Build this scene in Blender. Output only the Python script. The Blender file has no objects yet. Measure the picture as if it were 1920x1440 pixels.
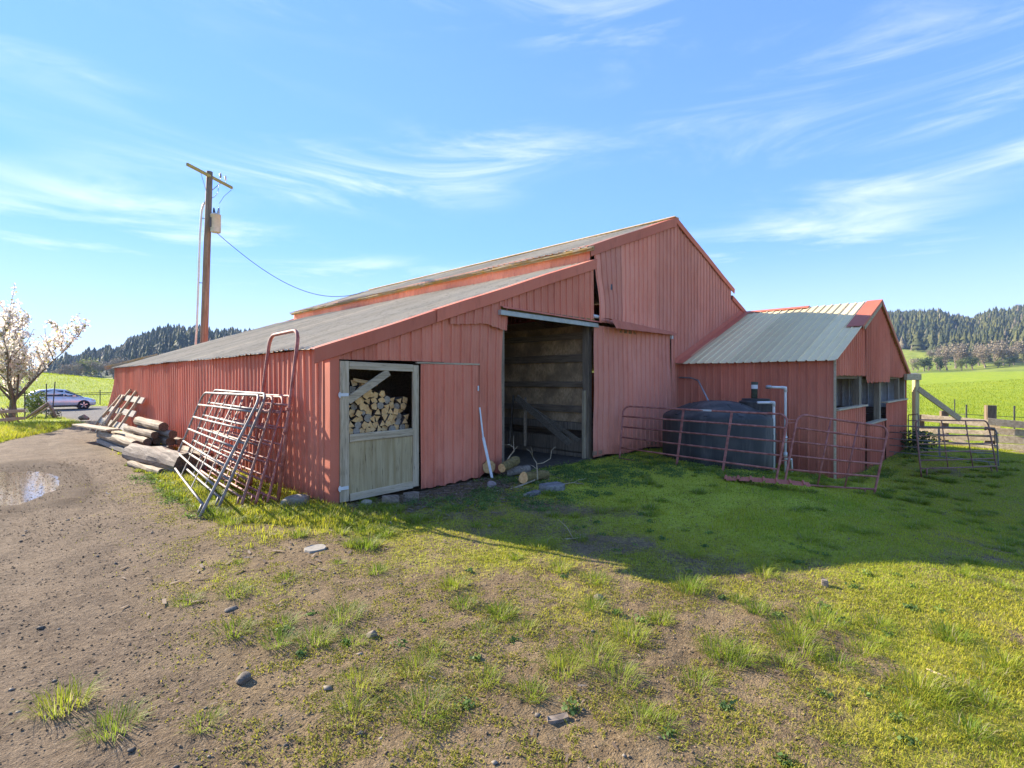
import bpy, bmesh, math, random
import numpy as np
from mathutils import Vector, Matrix

random.seed(7); RNG = np.random.default_rng(11)
R = math.radians
scene = bpy.context.scene
COL = scene.collection

# ------------------------------------------------------------------ camera
# World: X runs along the barn's gable front, Y along its long side, Z up.
# The camera stands at the origin, 2 m up, looking level between X and Y.
cam_d = bpy.data.cameras.new('camera'); cam = bpy.data.objects.new('camera', cam_d); COL.objects.link(cam)
cam.location = (0, 0, 2.0); cam.rotation_euler = (R(90), 0, R(-45))
cam_d.sensor_width = 36.0; cam_d.lens = 36.0 * 975 / 1920; cam_d.shift_y = -8 / 1920
cam_d.clip_start = 0.05; cam_d.clip_end = 6000
scene.camera = cam

# ------------------------------------------------------------------ light
SUN_EL = 25.0
SUN_H = Vector((-0.22, 0.975, 0)).normalized()          # horizontal direction towards the sun
SUN_DIR = Vector((SUN_H.x * math.cos(R(SUN_EL)), SUN_H.y * math.cos(R(SUN_EL)), math.sin(R(SUN_EL))))
sun_d = bpy.data.lights.new('sun', 'SUN'); sun = bpy.data.objects.new('sun', sun_d); COL.objects.link(sun)
sun_d.energy = 3.4; sun_d.angle = R(0.5); sun_d.color = (1.0, 0.90, 0.75)
sun.rotation_euler = (-SUN_DIR).to_track_quat('-Z', 'Y').to_euler()
sun.location = (-20, 60, 60)

world = bpy.data.worlds.new('World'); scene.world = world; world.use_nodes = True
SKY_STRENGTH = 0.15
def build_world():
    nt = world.node_tree; n = nt.nodes; l = nt.links
    n.clear()
    out = n.new('ShaderNodeOutputWorld'); bg = n.new('ShaderNodeBackground')
    sky = n.new('ShaderNodeTexSky'); sky.sky_type = 'NISHITA'; sky.sun_disc = False
    sky.sun_elevation = R(SUN_EL); sky.sun_rotation = math.atan2(SUN_H.x, SUN_H.y)
    sky.altitude = 150; sky.air_density = 0.43; sky.dust_density = 0.0; sky.ozone_density = 5.0
    def math_(op, a, b=None, clamp=False):
        m = n.new('ShaderNodeMath'); m.operation = op; m.use_clamp = clamp
        for k, v in ((0, a), (1, b)):
            if v is None: continue
            if isinstance(v, (int, float)): m.inputs[k].default_value = v
            else: l.new(v, m.inputs[k])
        return m.outputs[0]
    tc = n.new('ShaderNodeTexCoord'); sep = n.new('ShaderNodeSeparateXYZ'); l.new(tc.outputs['Generated'], sep.inputs[0])
    # thin high cloud: wisps drawn out along the horizon, in a broad low belt all round
    az = math_('ARCTAN2', sep.outputs[0], sep.outputs[1])
    comb = n.new('ShaderNodeCombineXYZ'); l.new(math_('MULTIPLY', az, 0.8), comb.inputs[0]); l.new(math_('MULTIPLY', sep.outputs[2], 4.4), comb.inputs[1])
    mp = n.new('ShaderNodeMapping'); mp.inputs['Rotation'].default_value = (0, 0, R(14)); mp.inputs['Location'].default_value = (CLOUD_OFF[0], CLOUD_OFF[1], 0)
    l.new(comb.outputs[0], mp.inputs[0])
    no = n.new('ShaderNodeTexNoise'); no.inputs['Scale'].default_value = 2.6; no.inputs['Detail'].default_value = 13; no.inputs['Roughness'].default_value = 0.64; no.inputs['Distortion'].default_value = 1.1
    l.new(mp.outputs[0], no.inputs['Vector'])
    n2 = n.new('ShaderNodeTexNoise'); n2.inputs['Scale'].default_value = 1.5; n2.inputs['Detail'].default_value = 2
    l.new(mp.outputs[0], n2.inputs['Vector'])
    a = n.new('ShaderNodeMapRange'); a.inputs[1].default_value = 0.43; a.inputs[2].default_value = 0.86; a.interpolation_type = 'SMOOTHSTEP'; l.new(no.outputs[0], a.inputs[0])
    b = n.new('ShaderNodeMapRange'); b.inputs[1].default_value = 0.40; b.inputs[2].default_value = 0.60; b.interpolation_type = 'SMOOTHSTEP'; l.new(n2.outputs[0], b.inputs[0])
    cov = math_('MULTIPLY', a.outputs[0], b.outputs[0])
    up = n.new('ShaderNodeMapRange'); up.inputs[1].default_value = 0.52; up.inputs[2].default_value = 0.30; up.interpolation_type = 'SMOOTHSTEP'; up.inputs[3].default_value = 0.6; up.inputs[4].default_value = 1.0
    l.new(sep.outputs[2], up.inputs[0])
    cov = math_('MULTIPLY', cov, up.outputs[0]); cov = math_('MULTIPLY', cov, CLOUD_AMT, True)
    hz = n.new('ShaderNodeMapRange'); hz.interpolation_type = 'SMOOTHSTEP'; hz.inputs[1].default_value = 0.26; hz.inputs[2].default_value = -0.02; hz.inputs[4].default_value = 0.42
    l.new(sep.outputs[2], hz.inputs[0]); cov = math_('MAXIMUM', cov, hz.outputs[0])
    # even out the sky's range the way the photograph's exposure does (same rule in every direction)
    sc_ = n.new('ShaderNodeSeparateColor'); l.new(sky.outputs[0], sc_.inputs[0])
    fac = math_('DIVIDE', 2.0, math_('ADD', 1.0, math_('MULTIPLY', sc_.outputs[1], 1.1)))
    vm = n.new('ShaderNodeVectorMath'); vm.operation = 'SCALE'; l.new(sky.outputs[0], vm.inputs[0]); l.new(fac, vm.inputs['Scale'])
    mix = n.new('ShaderNodeMix'); mix.data_type = 'RGBA'
    l.new(cov, mix.inputs['Factor']); l.new(vm.outputs[0], mix.inputs['A']); mix.inputs['B'].default_value = (CLOUD_L, CLOUD_L, CLOUD_L * 1.02, 1)
    l.new(mix.outputs['Result'], bg.inputs[0]); bg.inputs[1].default_value = SKY_STRENGTH
    l.new(bg.outputs[0], out.inputs[0])
CLOUD_OFF = (-27.5416, -29.0083); CLOUD_AMT = 0.70; CLOUD_L = 2.9
build_world()
vs = scene.view_settings; vs.view_transform = 'Standard'; vs.look = 'None'; vs.gamma = 1.0; vs.use_curve_mapping = False
vs.exposure = 2.05
scene.cycles.use_denoising = True
scene.cycles.max_bounces = 6; scene.cycles.diffuse_bounces = 4; scene.cycles.volume_bounces = 0; scene.cycles.transparent_max_bounces = 6

# ------------------------------------------------------------------ helpers
S2 = math.sqrt(2.0)
def at(px, py, d):
    """world point of a measured bearing (in survey pixels) at a known depth d in metres"""
    u = (px - 960) / 975.0
    return Vector((d * (1 + u) / S2, d * (1 - u) / S2, 2.0 + (712 - py) / 975.0 * d))
def bearing(px, d):
    p = at(px, 712, d); return p.x, p.y

def tag(o, label=None, cat=None, group=None, kind=None):
    if label: o['label'] = label
    if cat: o['category'] = cat
    if group: o['group'] = group
    if kind: o['kind'] = kind
    return o
def empty(name, loc, label=None, cat=None, group=None):
    o = bpy.data.objects.new(name, None); COL.objects.link(o); o.location = loc; o.empty_display_size = 0.1
    return tag(o, label, cat, group)
def world_off(o):
    v = Vector((0, 0, 0))
    while o is not None: v += o.location; o = o.parent
    return v
def put(o, parent):
    COL.objects.link(o)
    if parent is not None: o.parent = parent
    return o
def copy_tree(o, parent=None):
    c = o.copy(); COL.objects.link(c); c.parent = parent
    for ch in list(o.children): copy_tree(ch, c)
    return c

class MB:
    def __init__(s): s.v = []; s.f = []; s.m = []
    def add(s, vs, fs, mi=0):
        b = len(s.v); s.v += [tuple(p) for p in vs]; s.f += [tuple(i + b for i in f) for f in fs]; s.m += [mi] * len(fs); return s
    def box(s, c, size, rot=None, mi=0):
        hx, hy, hz = size[0] / 2, size[1] / 2, size[2] / 2
        ps = [Vector((x, y, z)) for z in (-hz, hz) for y in (-hy, hy) for x in (-hx, hx)]
        if rot is not None: ps = [rot @ p for p in ps]
        c = Vector(c)
        return s.add([p + c for p in ps], [(0, 2, 3, 1), (4, 5, 7, 6), (0, 1, 5, 4), (2, 6, 7, 3), (0, 4, 6, 2), (1, 3, 7, 5)], mi)
    def bar(s, p0, p1, w, h, up=(0, 0, 1), mi=0, jit=0.0):
        """rectangular bar from p0 to p1: w across, h along 'up'"""
        p0 = Vector(p0); p1 = Vector(p1); a = (p1 - p0).normalized(); up = Vector(up)
        sx = a.cross(up)
        if sx.length < 1e-4: sx = a.cross(Vector((1, 0, 0)))
        sx.normalize(); u = sx.cross(a).normalized()
        c = 0.12 * min(w, h)
        prof = [(-w/2 + c, -h/2), (w/2 - c, -h/2), (w/2, -h/2 + c), (w/2, h/2 - c), (w/2 - c, h/2), (-w/2 + c, h/2), (-w/2, h/2 - c), (-w/2, -h/2 + c)]
        nseg = 1 if jit == 0 else 5
        vs = []
        for k in range(nseg + 1):
            t = k / nseg; o = p0.lerp(p1, t)
            if jit and 0 < k < nseg: o = o + sx * random.uniform(-jit, jit) + u * random.uniform(-jit, jit)
            vs += [o + sx * x + u * y for x, y in prof]
        fs = []
        for k in range(nseg):
            for i in range(8):
                j = (i + 1) % 8; fs.append((k*8+i, k*8+j, (k+1)*8+j, (k+1)*8+i))
        fs.append(tuple(range(7, -1, -1))); fs.append(tuple(range(nseg*8, nseg*8+8)))
        return s.add(vs, fs, mi)
    def tube(s, pts, r, n=8, cap=True, mi=0, capmi=None, rj=0.0):
        pts = [Vector(p) for p in pts]; m = len(pts)
        rs = r if isinstance(r, (list, tuple)) else [r] * m
        t0 = (pts[1] - pts[0]).normalized(); ref = Vector((0, 0, 1)) if abs(t0.z) < 0.9 else Vector((1, 0, 0))
        nx = t0.cross(ref).normalized(); vs = []
        for k in range(m):
            if k == 0: t = t0
            elif k == m - 1: t = (pts[k] - pts[k-1]).normalized()
            else: t = ((pts[k+1] - pts[k]).normalized() + (pts[k] - pts[k-1]).normalized()).normalized()
            nx = (nx - t * nx.dot(t)).normalized(); ny = t.cross(nx)
            for i in range(n):
                a = 2 * math.pi * i / n; rr = rs[k] * (1 + (random.uniform(-rj, rj) if rj else 0))
                vs.append(pts[k] + nx * (math.cos(a) * rr) + ny * (math.sin(a) * rr))
        fs = [(k*n+i, k*n+(i+1) % n, (k+1)*n+(i+1) % n, (k+1)*n+i) for k in range(m-1) for i in range(n)]
        s.add(vs, fs, mi)
        if cap:
            b = len(s.v) - len(vs); cm = mi if capmi is None else capmi
            s.f.append(tuple(b + i for i in range(n-1, -1, -1))); s.m.append(cm)
            s.f.append(tuple(b + (m-1)*n + i for i in range(n))); s.m.append(cm)
        return s
    def lathe(s, prof, c=(0, 0, 0), n=40, mi=0):
        c = Vector(c); m = len(prof)
        vs = [c + Vector((r * math.cos(2*math.pi*i/n), r * math.sin(2*math.pi*i/n), z)) for r, z in prof for i in range(n)]
        fs = [(k*n+i, k*n+(i+1) % n, (k+1)*n+(i+1) % n, (k+1)*n+i) for k in range(m-1) for i in range(n)]
        return s.add(vs, fs, mi)
    def build(s, name, mats, parent=None, smooth=False, loc=None):
        me = bpy.data.meshes.new(name)
        off = world_off(parent) if parent is not None else Vector((0, 0, 0))
        if loc is not None: off = off + Vector(loc) if parent is not None else Vector(loc)
        me.from_pydata([(p[0]-off.x, p[1]-off.y, p[2]-off.z) for p in s.v], [], s.f)
        mats = mats if isinstance(mats, (list, tuple)) else [mats]
        for m in mats: me.materials.append(m)
        if len(mats) > 1: me.polygons.foreach_set('material_index', s.m)
        if smooth: me.polygons.foreach_set('use_smooth', [True] * len(me.polygons))
        me.update()
        o = bpy.data.objects.new(name, me)
        if loc is not None: o.location = loc
        return put(o, parent)

def np_mesh(name, V, F, mats, parent=None, cols=None, smooth=False, flat_idx=None):
    """big mesh from numpy arrays: V (n,3); F (m,k) faces all with k corners"""
    me = bpy.data.meshes.new(name); k = F.shape[1]
    me.vertices.add(len(V)); me.vertices.foreach_set('co', V.astype(np.float32).ravel())
    me.loops.add(F.size); me.loops.foreach_set('vertex_index', F.astype(np.int32).ravel())
    me.polygons.add(len(F)); me.polygons.foreach_set('loop_start', np.arange(0, F.size, k, dtype=np.int32))
    if smooth: me.polygons.foreach_set('use_smooth', np.ones(len(F), bool))
    me.update(calc_edges=True)
    for cn, arr in (cols or {}).items():
        if arr.ndim == 1:
            at_ = me.attributes.new(cn, 'FLOAT', 'POINT'); at_.data.foreach_set('value', arr.astype(np.float32))
        else:
            at_ = me.attributes.new(cn, 'FLOAT_COLOR', 'POINT')
            a4 = np.ones((len(arr), 4), np.float32); a4[:, :3] = arr; at_.data.foreach_set('color', a4.ravel())
    for m in (mats if isinstance(mats, (list, tuple)) else [mats]): me.materials.append(m)
    o = bpy.data.objects.new(name, me)
    return put(o, parent)

def ss(a, b, x):
    t = np.clip((np.asarray(x, float) - a) / (b - a), 0, 1); return t * t * (3 - 2 * t)
_perm = np.random.default_rng(3).random((256, 256))
def vnoise(x, y):
    xi = np.floor(x).astype(int); yi = np.floor(y).astype(int); fx = x - xi; fy = y - yi
    fx = fx*fx*(3-2*fx); fy = fy*fy*(3-2*fy)
    g = lambda a, b: _perm[a & 255, b & 255]
    return (g(xi, yi)*(1-fx) + g(xi+1, yi)*fx)*(1-fy) + (g(xi, yi+1)*(1-fx) + g(xi+1, yi+1)*fx)*fy
def fbm(x, y, sc, oct=4):
    x = np.asarray(x, float)*sc; y = np.asarray(y, float)*sc; s = 0; a = 0.5; t = 0
    for k in range(oct):
        s = s + a * vnoise(x + 17.3*k, y + 9.1*k); t += a; a *= 0.55; x = x*2.03; y = y*2.03
    return s / t

# ------------------------------------------------------------------ materials
class NT:
    def __init__(s, name):
        s.m = bpy.data.materials.new(name); s.m.use_nodes = True; s.t = s.m.node_tree; s.n = s.t.nodes; s.l = s.t.links
        s.n.clear(); s.out = s.n.new('ShaderNodeOutputMaterial')
        s.geo = s.n.new('ShaderNodeNewGeometry')
    def inp(s, sock, v):
        if hasattr(v, 'links') or isinstance(v, bpy.types.NodeSocket): s.l.new(v, sock)
        elif isinstance(v, (tuple, list)) and len(v) == 3 and sock.type == 'RGBA': sock.default_value = (*v, 1)
        else: sock.default_value = v
    def math(s, op, a, b=0.0, clamp=False):
        m = s.n.new('ShaderNodeMath'); m.operation = op; m.use_clamp = clamp; s.inp(m.inputs[0], a); s.inp(m.inputs[1], b); return m.outputs[0]
    def noise(s, scale, stretch=(1, 1, 1), detail=5, rough=0.55, dist=0.0, off=(0, 0, 0), vec=None):
        mp = s.n.new('ShaderNodeMapping'); mp.inputs['Scale'].default_value = stretch; mp.inputs['Location'].default_value = off
        s.l.new(vec or s.geo.outputs['Position'], mp.inputs[0])
        no = s.n.new('ShaderNodeTexNoise'); no.inputs['Scale'].default_value = scale; no.inputs['Detail'].default_value = detail
        no.inputs['Roughness'].default_value = rough; no.inputs['Distortion'].default_value = dist
        s.l.new(mp.outputs[0], no.inputs['Vector']); return no.outputs[0]
    def ramp(s, f, lo, hi, a=0.0, b=1.0):
        r = s.n.new('ShaderNodeMapRange'); r.interpolation_type = 'SMOOTHSTEP'
        s.inp(r.inputs[0], f); r.inputs[1].default_value = lo; r.inputs[2].default_value = hi; r.inputs[3].default_value = a; r.inputs[4].default_value = b
        return r.outputs[0]
    def mix(s, f, a, b, mode='MIX'):
        m = s.n.new('ShaderNodeMix'); m.data_type = 'RGBA'; m.blend_type = mode
        s.inp(m.inputs['Factor'], f); s.inp(m.inputs['A'], a); s.inp(m.inputs['B'], b); return m.outputs['Result']
    def attr(s, name):
        a = s.n.new('ShaderNodeAttribute'); a.attribute_name = name; return a
    def rnd(s): return s.n.new('ShaderNodeObjectInfo').outputs['Random']
    def val(s, col, v):
        h = s.n.new('ShaderNodeHueSaturation'); s.inp(h.inputs['Value'], v); s.inp(h.inputs['Color'], col); return h.outputs[0]
    def bump(s, h, strength, dist=0.02, normal=None):
        b = s.n.new('ShaderNodeBump'); b.inputs['Strength'].default_value = strength; b.inputs['Distance'].default_value = dist
        s.inp(b.inputs['Height'], h)
        if normal is not None: s.l.new(normal, b.inputs['Normal'])
        return b.outputs[0]
    def bsdf(s, col, rough=0.7, normal=None, metal=0.0, spec=0.4, **kw):
        p = s.n.new('ShaderNodeBsdfPrincipled'); s.inp(p.inputs['Base Color'], col); s.inp(p.inputs['Roughness'], rough)
        s.inp(p.inputs['Metallic'], metal); s.inp(p.inputs['Specular IOR Level'], spec)
        if normal is not None: s.l.new(normal, p.inputs['Normal'])
        for k, v in kw.items(): s.inp(p.inputs[k], v)
        s.l.new(p.outputs[0], s.out.inputs[0]); return s.m

def m_wood(name, c1, c2, axis='z', rough=0.85, sc=1.0, moss=None, mossamt=0.5):
    t = NT(name); st = {'x': (0.06, 1, 1), 'y': (1, 0.06, 1), 'z': (1, 1, 0.06), 'n': (.5, .5, .5)}[axis]
    g = t.noise(28*sc, st, 6, 0.6, 0.5); big = t.noise(1.6, (1, 1, 1), 3)
    c = t.mix(t.ramp(g, 0.32, 0.68), c1, c2)
    c = t.mix(t.ramp(t.noise(90*sc, st, 3), 0.60, 0.72), c, tuple(x*0.45 for x in c1))
    if moss: c = t.mix(t.math('MULTIPLY', t.ramp(t.noise(3.2, (1, 1, 1), 6, 0.7), 0.45, 0.62), mossamt), c, moss)
    c = t.val(c, t.math('ADD', 0.72, t.math('ADD', t.math('MULTIPLY', big, 0.3), t.math('MULTIPLY', t.rnd(), 0.28))))
    return t.bsdf(c, rough, t.bump(g, 0.5, 0.006), spec=0.25)

def m_paint(name, base, fade, dark, streak_axis='z', rough=0.42, rust=(0.16, 0.06, 0.03), fadeamt=0.55, dirt=0.5, spec=0.45, splash=0.65, mud=(0.36, 0.10, 0.062)):
    """faded, weathered paint on sheet metal"""
    t = NT(name)
    big = t.noise(0.55, (1, 1, 1), 4, 0.6); st = t.noise(9.0, (1, 1, 0.05), 5, 0.65, off=(3, 1, 0))
    f = t.math('ADD', t.math('MULTIPLY', t.ramp(big, 0.3, 0.7), 0.6), t.math('MULTIPLY', t.ramp(st, 0.35, 0.75), 0.4))
    c = t.mix(t.math('MULTIPLY', f, fadeamt), base, fade)
    c = t.mix(t.math('MULTIPLY', t.ramp(t.noise(3.5, (1, 1, 0.35), 7, 0.7), 0.50, 0.66), dirt), c, dark)
    c = t.mix(t.math('MULTIPLY', t.ramp(t.noise(14, (1, 1, 0.06), 6, 0.7, off=(7, 3, 1)), 0.58, 0.70), 0.08), c, dark)
    c = t.mix(t.ramp(t.noise(38, (1, 1, 0.5), 4, 0.7), 0.70, 0.78), c, rust)
    sp_ = t.n.new('ShaderNodeSeparateXYZ'); t.l.new(t.geo.outputs['Position'], sp_.inputs[0])
    hgt = t.math('ADD', sp_.outputs[2], t.math('MULTIPLY', t.noise(2.2, (1, 1, 0.6), 6, 0.7), 1.3))
    c = t.mix(t.ramp(hgt, 1.15, 0.55, 0.0, splash), c, mud)
    c = t.val(c, t.math('ADD', 0.84, t.math('MULTIPLY', t.rnd(), 0.26)))
    nb = t.bump(t.noise(2.3, (1, 1, 0.55), 2), 0.35, 0.03); nb = t.bump(t.noise(45, (1, 1, 1), 3), 0.10, 0.004, nb)
    ro = t.math('ADD', rough, t.math('MULTIPLY', st, 0.25))
    return t.bsdf(c, ro, nb, spec=spec)

def m_plain(name, c1, c2, scale=8.0, rough=0.6, metal=0.0, bump=0.25, bd=0.006, spec=0.4, stretch=(1, 1, 1), **kw):
    t = NT(name); g = t.noise(scale, stretch, 6, 0.6)
    c = t.mix(t.ramp(g, 0.3, 0.7), c1, c2); c = t.val(c, t.math('ADD', 0.88, t.math('MULTIPLY', t.rnd(), 0.24)))
    return t.bsdf(c, rough, t.bump(t.noise(scale*4, stretch, 4), bump, bd), metal, spec, **kw)

RED = m_paint('red painted steel', (0.64, 0.19, 0.105), (0.74, 0.295, 0.185), (0.43, 0.125, 0.072), dirt=0.32, fadeamt=0.75, rough=0.65, spec=0.25)
RED2 = m_paint('red painted steel, pinker', (0.75, 0.265, 0.165), (0.83, 0.38, 0.265), (0.52, 0.165, 0.10), fadeamt=0.75, dirt=0.28, rough=0.65, spec=0.25)
REDTRIM = m_paint('red trim', (0.62, 0.16, 0.085), (0.70, 0.24, 0.145), (0.42, 0.12, 0.065), dirt=0.4, rough=0.6, spec=0.3)
ROOF = m_paint('weathered tan roof steel', (0.68, 0.55, 0.35), (0.80, 0.67, 0.46), (0.46, 0.36, 0.22), rough=0.75, spec=0.12, dirt=0.6, rust=(0.14, 0.11, 0.07))
ROOF2 = m_paint('cream roof steel', (0.88, 0.68, 0.36), (0.92, 0.74, 0.43), (0.72, 0.55, 0.30), rough=0.85, spec=0.12, dirt=0.3, rust=(0.3, 0.24, 0.15))
GALV = m_plain('galvanised steel', (0.58, 0.58, 0.55), (0.72, 0.71, 0.67), 5, 0.6, 0.0, 0.1)
WOODG = m_wood('grey weathered wood', (0.33, 0.25, 0.15), (0.52, 0.41, 0.265), 'z')
WOODGX = m_wood('grey weathered wood, level', (0.33, 0.25, 0.15), (0.52, 0.41, 0.265), 'x')
WOODGY = m_wood('grey weathered wood, long', (0.22, 0.19, 0.15), (0.38, 0.335, 0.27), 'y')
PALEWOODX = m_wood('pale sawn wood', (0.46, 0.35, 0.21), (0.60, 0.48, 0.32), 'x')
MOSSWOOD = m_wood('mossy fascia wood', (0.24, 0.18, 0.11), (0.40, 0.33, 0.22), 'y', moss=(0.33, 0.20, 0.035), mossamt=0.75)
MOSSWOODX = m_wood('mossy header wood', (0.16, 0.12, 0.07), (0.28, 0.22, 0.12), 'x', moss=(0.25, 0.19, 0.04), mossamt=0.8)
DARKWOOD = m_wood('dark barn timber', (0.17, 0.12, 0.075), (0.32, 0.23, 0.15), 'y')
DARKWOODZ = m_wood('dark barn post', (0.16, 0.118, 0.078), (0.31, 0.235, 0.16), 'z')
POSTWOOD = m_wood('shed post timber', (0.22, 0.165, 0.105), (0.38, 0.295, 0.20), 'z')
PLYWOOD = m_wood('weathered plywood', (0.38, 0.275, 0.13), (0.52, 0.40, 0.215), 'z', sc=0.7)
def m_osb():
    t = NT('old strand board'); v = t.n.new('ShaderNodeTexVoronoi'); v.inputs['Scale'].default_value = 26
    mp = t.n.new('ShaderNodeMapping'); mp.inputs['Scale'].default_value = (1, 1, 0.55); mp.inputs['Rotation'].default_value = (0.5, 0, 0)
    t.l.new(t.geo.outputs['Position'], mp.inputs[0]); t.l.new(mp.outputs[0], v.inputs['Vector'])
    c = t.mix(v.outputs['Color'], (0.46, 0.275, 0.13), (0.76, 0.53, 0.30))
    c = t.mix(t.ramp(t.noise(1.7, (1, 1, 1), 5), 0.35, 0.7), c, (0.28, 0.185, 0.10))
    return t.bsdf(c, 0.8, t.bump(v.outputs['Distance'], 0.4, 0.004), spec=0.25)
OSB = m_osb()
GATE_RED = m_plain('faded red gate paint', (0.26, 0.075, 0.05), (0.46, 0.18, 0.135), 9, 0.65, 0, 0.15)
GATE_RUST = m_plain('rusty gate steel', (0.22, 0.095, 0.06), (0.36, 0.19, 0.14), 16, 0.65, 0, 0.3)
GATE_GREY = m_plain('bare grey gate steel', (0.15, 0.13, 0.11), (0.30, 0.255, 0.21), 11, 0.6, 0.0, 0.2)
PVC = m_plain('white pvc', (0.62, 0.60, 0.55), (0.74, 0.72, 0.67), 6, 0.5, 0, 0.05)
STEELP = m_plain('grey conduit', (0.30, 0.29, 0.28), (0.42, 0.41, 0.40), 9, 0.4, 0.5, 0.1)
TRACKM = m_plain('pale track steel', (0.36, 0.36, 0.30), (0.48, 0.47, 0.40), 7, 0.5, 0.1, 0.15)
def m_tank():
    t = NT('black polyethylene'); g = t.noise(3.0, (1, 1, 0.12), 6, 0.65); g2 = t.noise(1.2, (1, 1, 1), 4)
    c = t.mix(t.ramp(g, 0.42, 0.72), (0.045, 0.042, 0.037), (0.12, 0.11, 0.095)); c = t.mix(t.math('MULTIPLY', t.ramp(g2, 0.5, 0.7), 0.5), c, (0.12, 0.108, 0.088))
    return t.bsdf(c, 0.6, t.bump(t.noise(8, (1, 1, 1), 3), 0.08, 0.01), spec=0.3)
TANK = m_tank()
OLDDARK = m_wood('dark old board', (0.06, 0.045, 0.03), (0.13, 0.10, 0.07), 'x')  # very dark grey-brown timber of the loose doorway boards
BARK = m_wood('grey log bark', (0.16, 0.12, 0.085), (0.33, 0.26, 0.19), 'y', sc=0.6)
LOGPALE = m_wood('pale peeled log', (0.25, 0.18, 0.11), (0.46, 0.36, 0.235), 'y', sc=0.6)
LOGEND = m_plain('dark log end', (0.06, 0.045, 0.03), (0.16, 0.12, 0.08), 30, 0.9)
FIRE_END = m_plain('split fir face', (0.70, 0.37, 0.13), (0.86, 0.56, 0.25), 22, 0.85, 0, 0.4, 0.004, 0.2)
FIRE_GREY = m_plain('weathered log end', (0.30, 0.235, 0.16), (0.48, 0.39, 0.28), 26, 0.9, 0, 0.4)
FIRE_BARK = m_plain('firewood bark', (0.07, 0.05, 0.038), (0.17, 0.125, 0.095), 30, 0.95, 0, 0.6)
ROCK = m_plain('grey field stone', (0.21, 0.18, 0.125), (0.38, 0.33, 0.24), 7, 0.9, 0, 0.6, 0.02)
ROCKD = m_plain('dark pebble', (0.13, 0.10, 0.07), (0.25, 0.20, 0.14), 20, 0.9, 0, 0.4)
MOSS = m_plain('orange moss', (0.20, 0.13, 0.02), (0.30, 0.23, 0.05), 35, 0.95, 0, 0.7)
POLE = m_wood('utility pole timber', (0.20, 0.125, 0.075), (0.33, 0.23, 0.145), 'z', sc=0.5)
ARMW = m_wood('crossarm timber', (0.26, 0.20, 0.06), (0.40, 0.33, 0.12), 'n')
TRANS = m_plain('transformer paint', (0.50, 0.49, 0.44), (0.62, 0.60, 0.55), 5, 0.5, 0, 0.05)
DARKM = m_plain('dark steel', (0.05, 0.05, 0.05), (0.09, 0.085, 0.08), 12, 0.55, 0.3, 0.1)
WIRE = m_plain('dark wire', (0.04, 0.04, 0.04), (0.07, 0.07, 0.07), 6, 0.7)
FENCEW = m_wood('pale fence board', (0.36, 0.28, 0.19), (0.54, 0.44, 0.31), 'n', sc=0.6)  # light tan timber of the fence boards
YELW = m_wood('new yellow timber', (0.44, 0.36, 0.17), (0.58, 0.49, 0.27), 'z', sc=0.7)
FENCEP = m_wood('brown fence post', (0.13, 0.09, 0.055), (0.26, 0.19, 0.12), 'z', sc=0.6)

def m_leaf(name, trans=0.45, rough=0.6, fixed=None, spec=0.25):
    t = NT(name)
    col = t.attr('col').outputs['Color'] if fixed is None else None
    if fixed is not None:
        col = t.mix(t.ramp(t.noise(0.9, (1, 1, 1), 4), 0.3, 0.7), fixed[0], fixed[1])
    p = t.n.new('ShaderNodeBsdfPrincipled'); t.inp(p.inputs['Base Color'], col); p.inputs['Roughness'].default_value = rough; p.inputs['Specular IOR Level'].default_value = spec
    tr = t.n.new('ShaderNodeBsdfTranslucent'); t.inp(tr.inputs[0], col)
    mx = t.n.new('ShaderNodeMixShader'); mx.inputs[0].default_value = trans
    t.l.new(p.outputs[0], mx.inputs[1]); t.l.new(tr.outputs[0], mx.inputs[2]); t.l.new(mx.outputs[0], t.out.inputs[0])
    return t.m
GRASS = m_leaf('grass blades', 0.5)
CONIFER = m_leaf('conifer needles', 0.15, 0.8)
LEAVES = m_leaf('leaves', 0.4)
BLOSSOM = m_leaf('blossom petals', 0.6)
TWIGS = m_leaf('bare twigs', 0.1, 0.8)

# ------------------------------------------------------------------ terrain
def zg(x, y):
    x = np.asarray(x, float); y = np.asarray(y, float); t = x - y
    z = -0.70 * ss(5, 15, t) - 0.28 * ss(22, 45, -t)
    z = z + 4.3 * ss(60, 112, y) * ss(40, -10, x) * ss(500, 160, y)
    z = z - 0.4 * ss(20, 40, t) + 6.5 * ss(60, 300, t)
    return z
def zh(x, y): return float(zg(x, y))
_fbY = [20, 22, 23.2, 25, 28, 32, 40, 47, 50.5, 51.5, 400]; _fbX = [-1.2, -.4, .1, .9, 2.0, 3.2, 3.0, 2.4, 1.2, -8, -8]
def bank_edge(y): return np.interp(y, _fbY, _fbX)
def road_mask(x, y):
    """the hard gravel lane beyond the barn"""
    m = ss(-0.5, 0.5, x - bank_edge(y)) * ss(31, 36, y) * ss(57.5, 56.5, y + 0.02*x)
    return m
def track_mask(x, y):
    """driven, mostly bare earth along the left side of the yard"""
    w = (fbm(x, y, 0.9, 3) - .5) * 1.1
    edge = np.interp(y, [-20, 2, 5, 8, 11, 15, 20, 26, 29, 34], [0.2, 0.5, 1.0, 1.7, 1.75, 2.1, 2.5, 3.0, 3.6, 60])
    m = ss(0.45, -0.45, x - edge - w * 0.7)
    m = m * np.where(y > 20, ss(-0.4, 0.4, x - bank_edge(y) + w*0.4), 1.0) * ss(50, 40, y)
    return m
def in_barn(x, y):
    return ((x > 3.75) & (x < 26.2) & (y > 7.8) & (y < 28.4)) | ((x > 15.05) & (x < 25.9) & (y > 3.5) & (y < 7.9))
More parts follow.
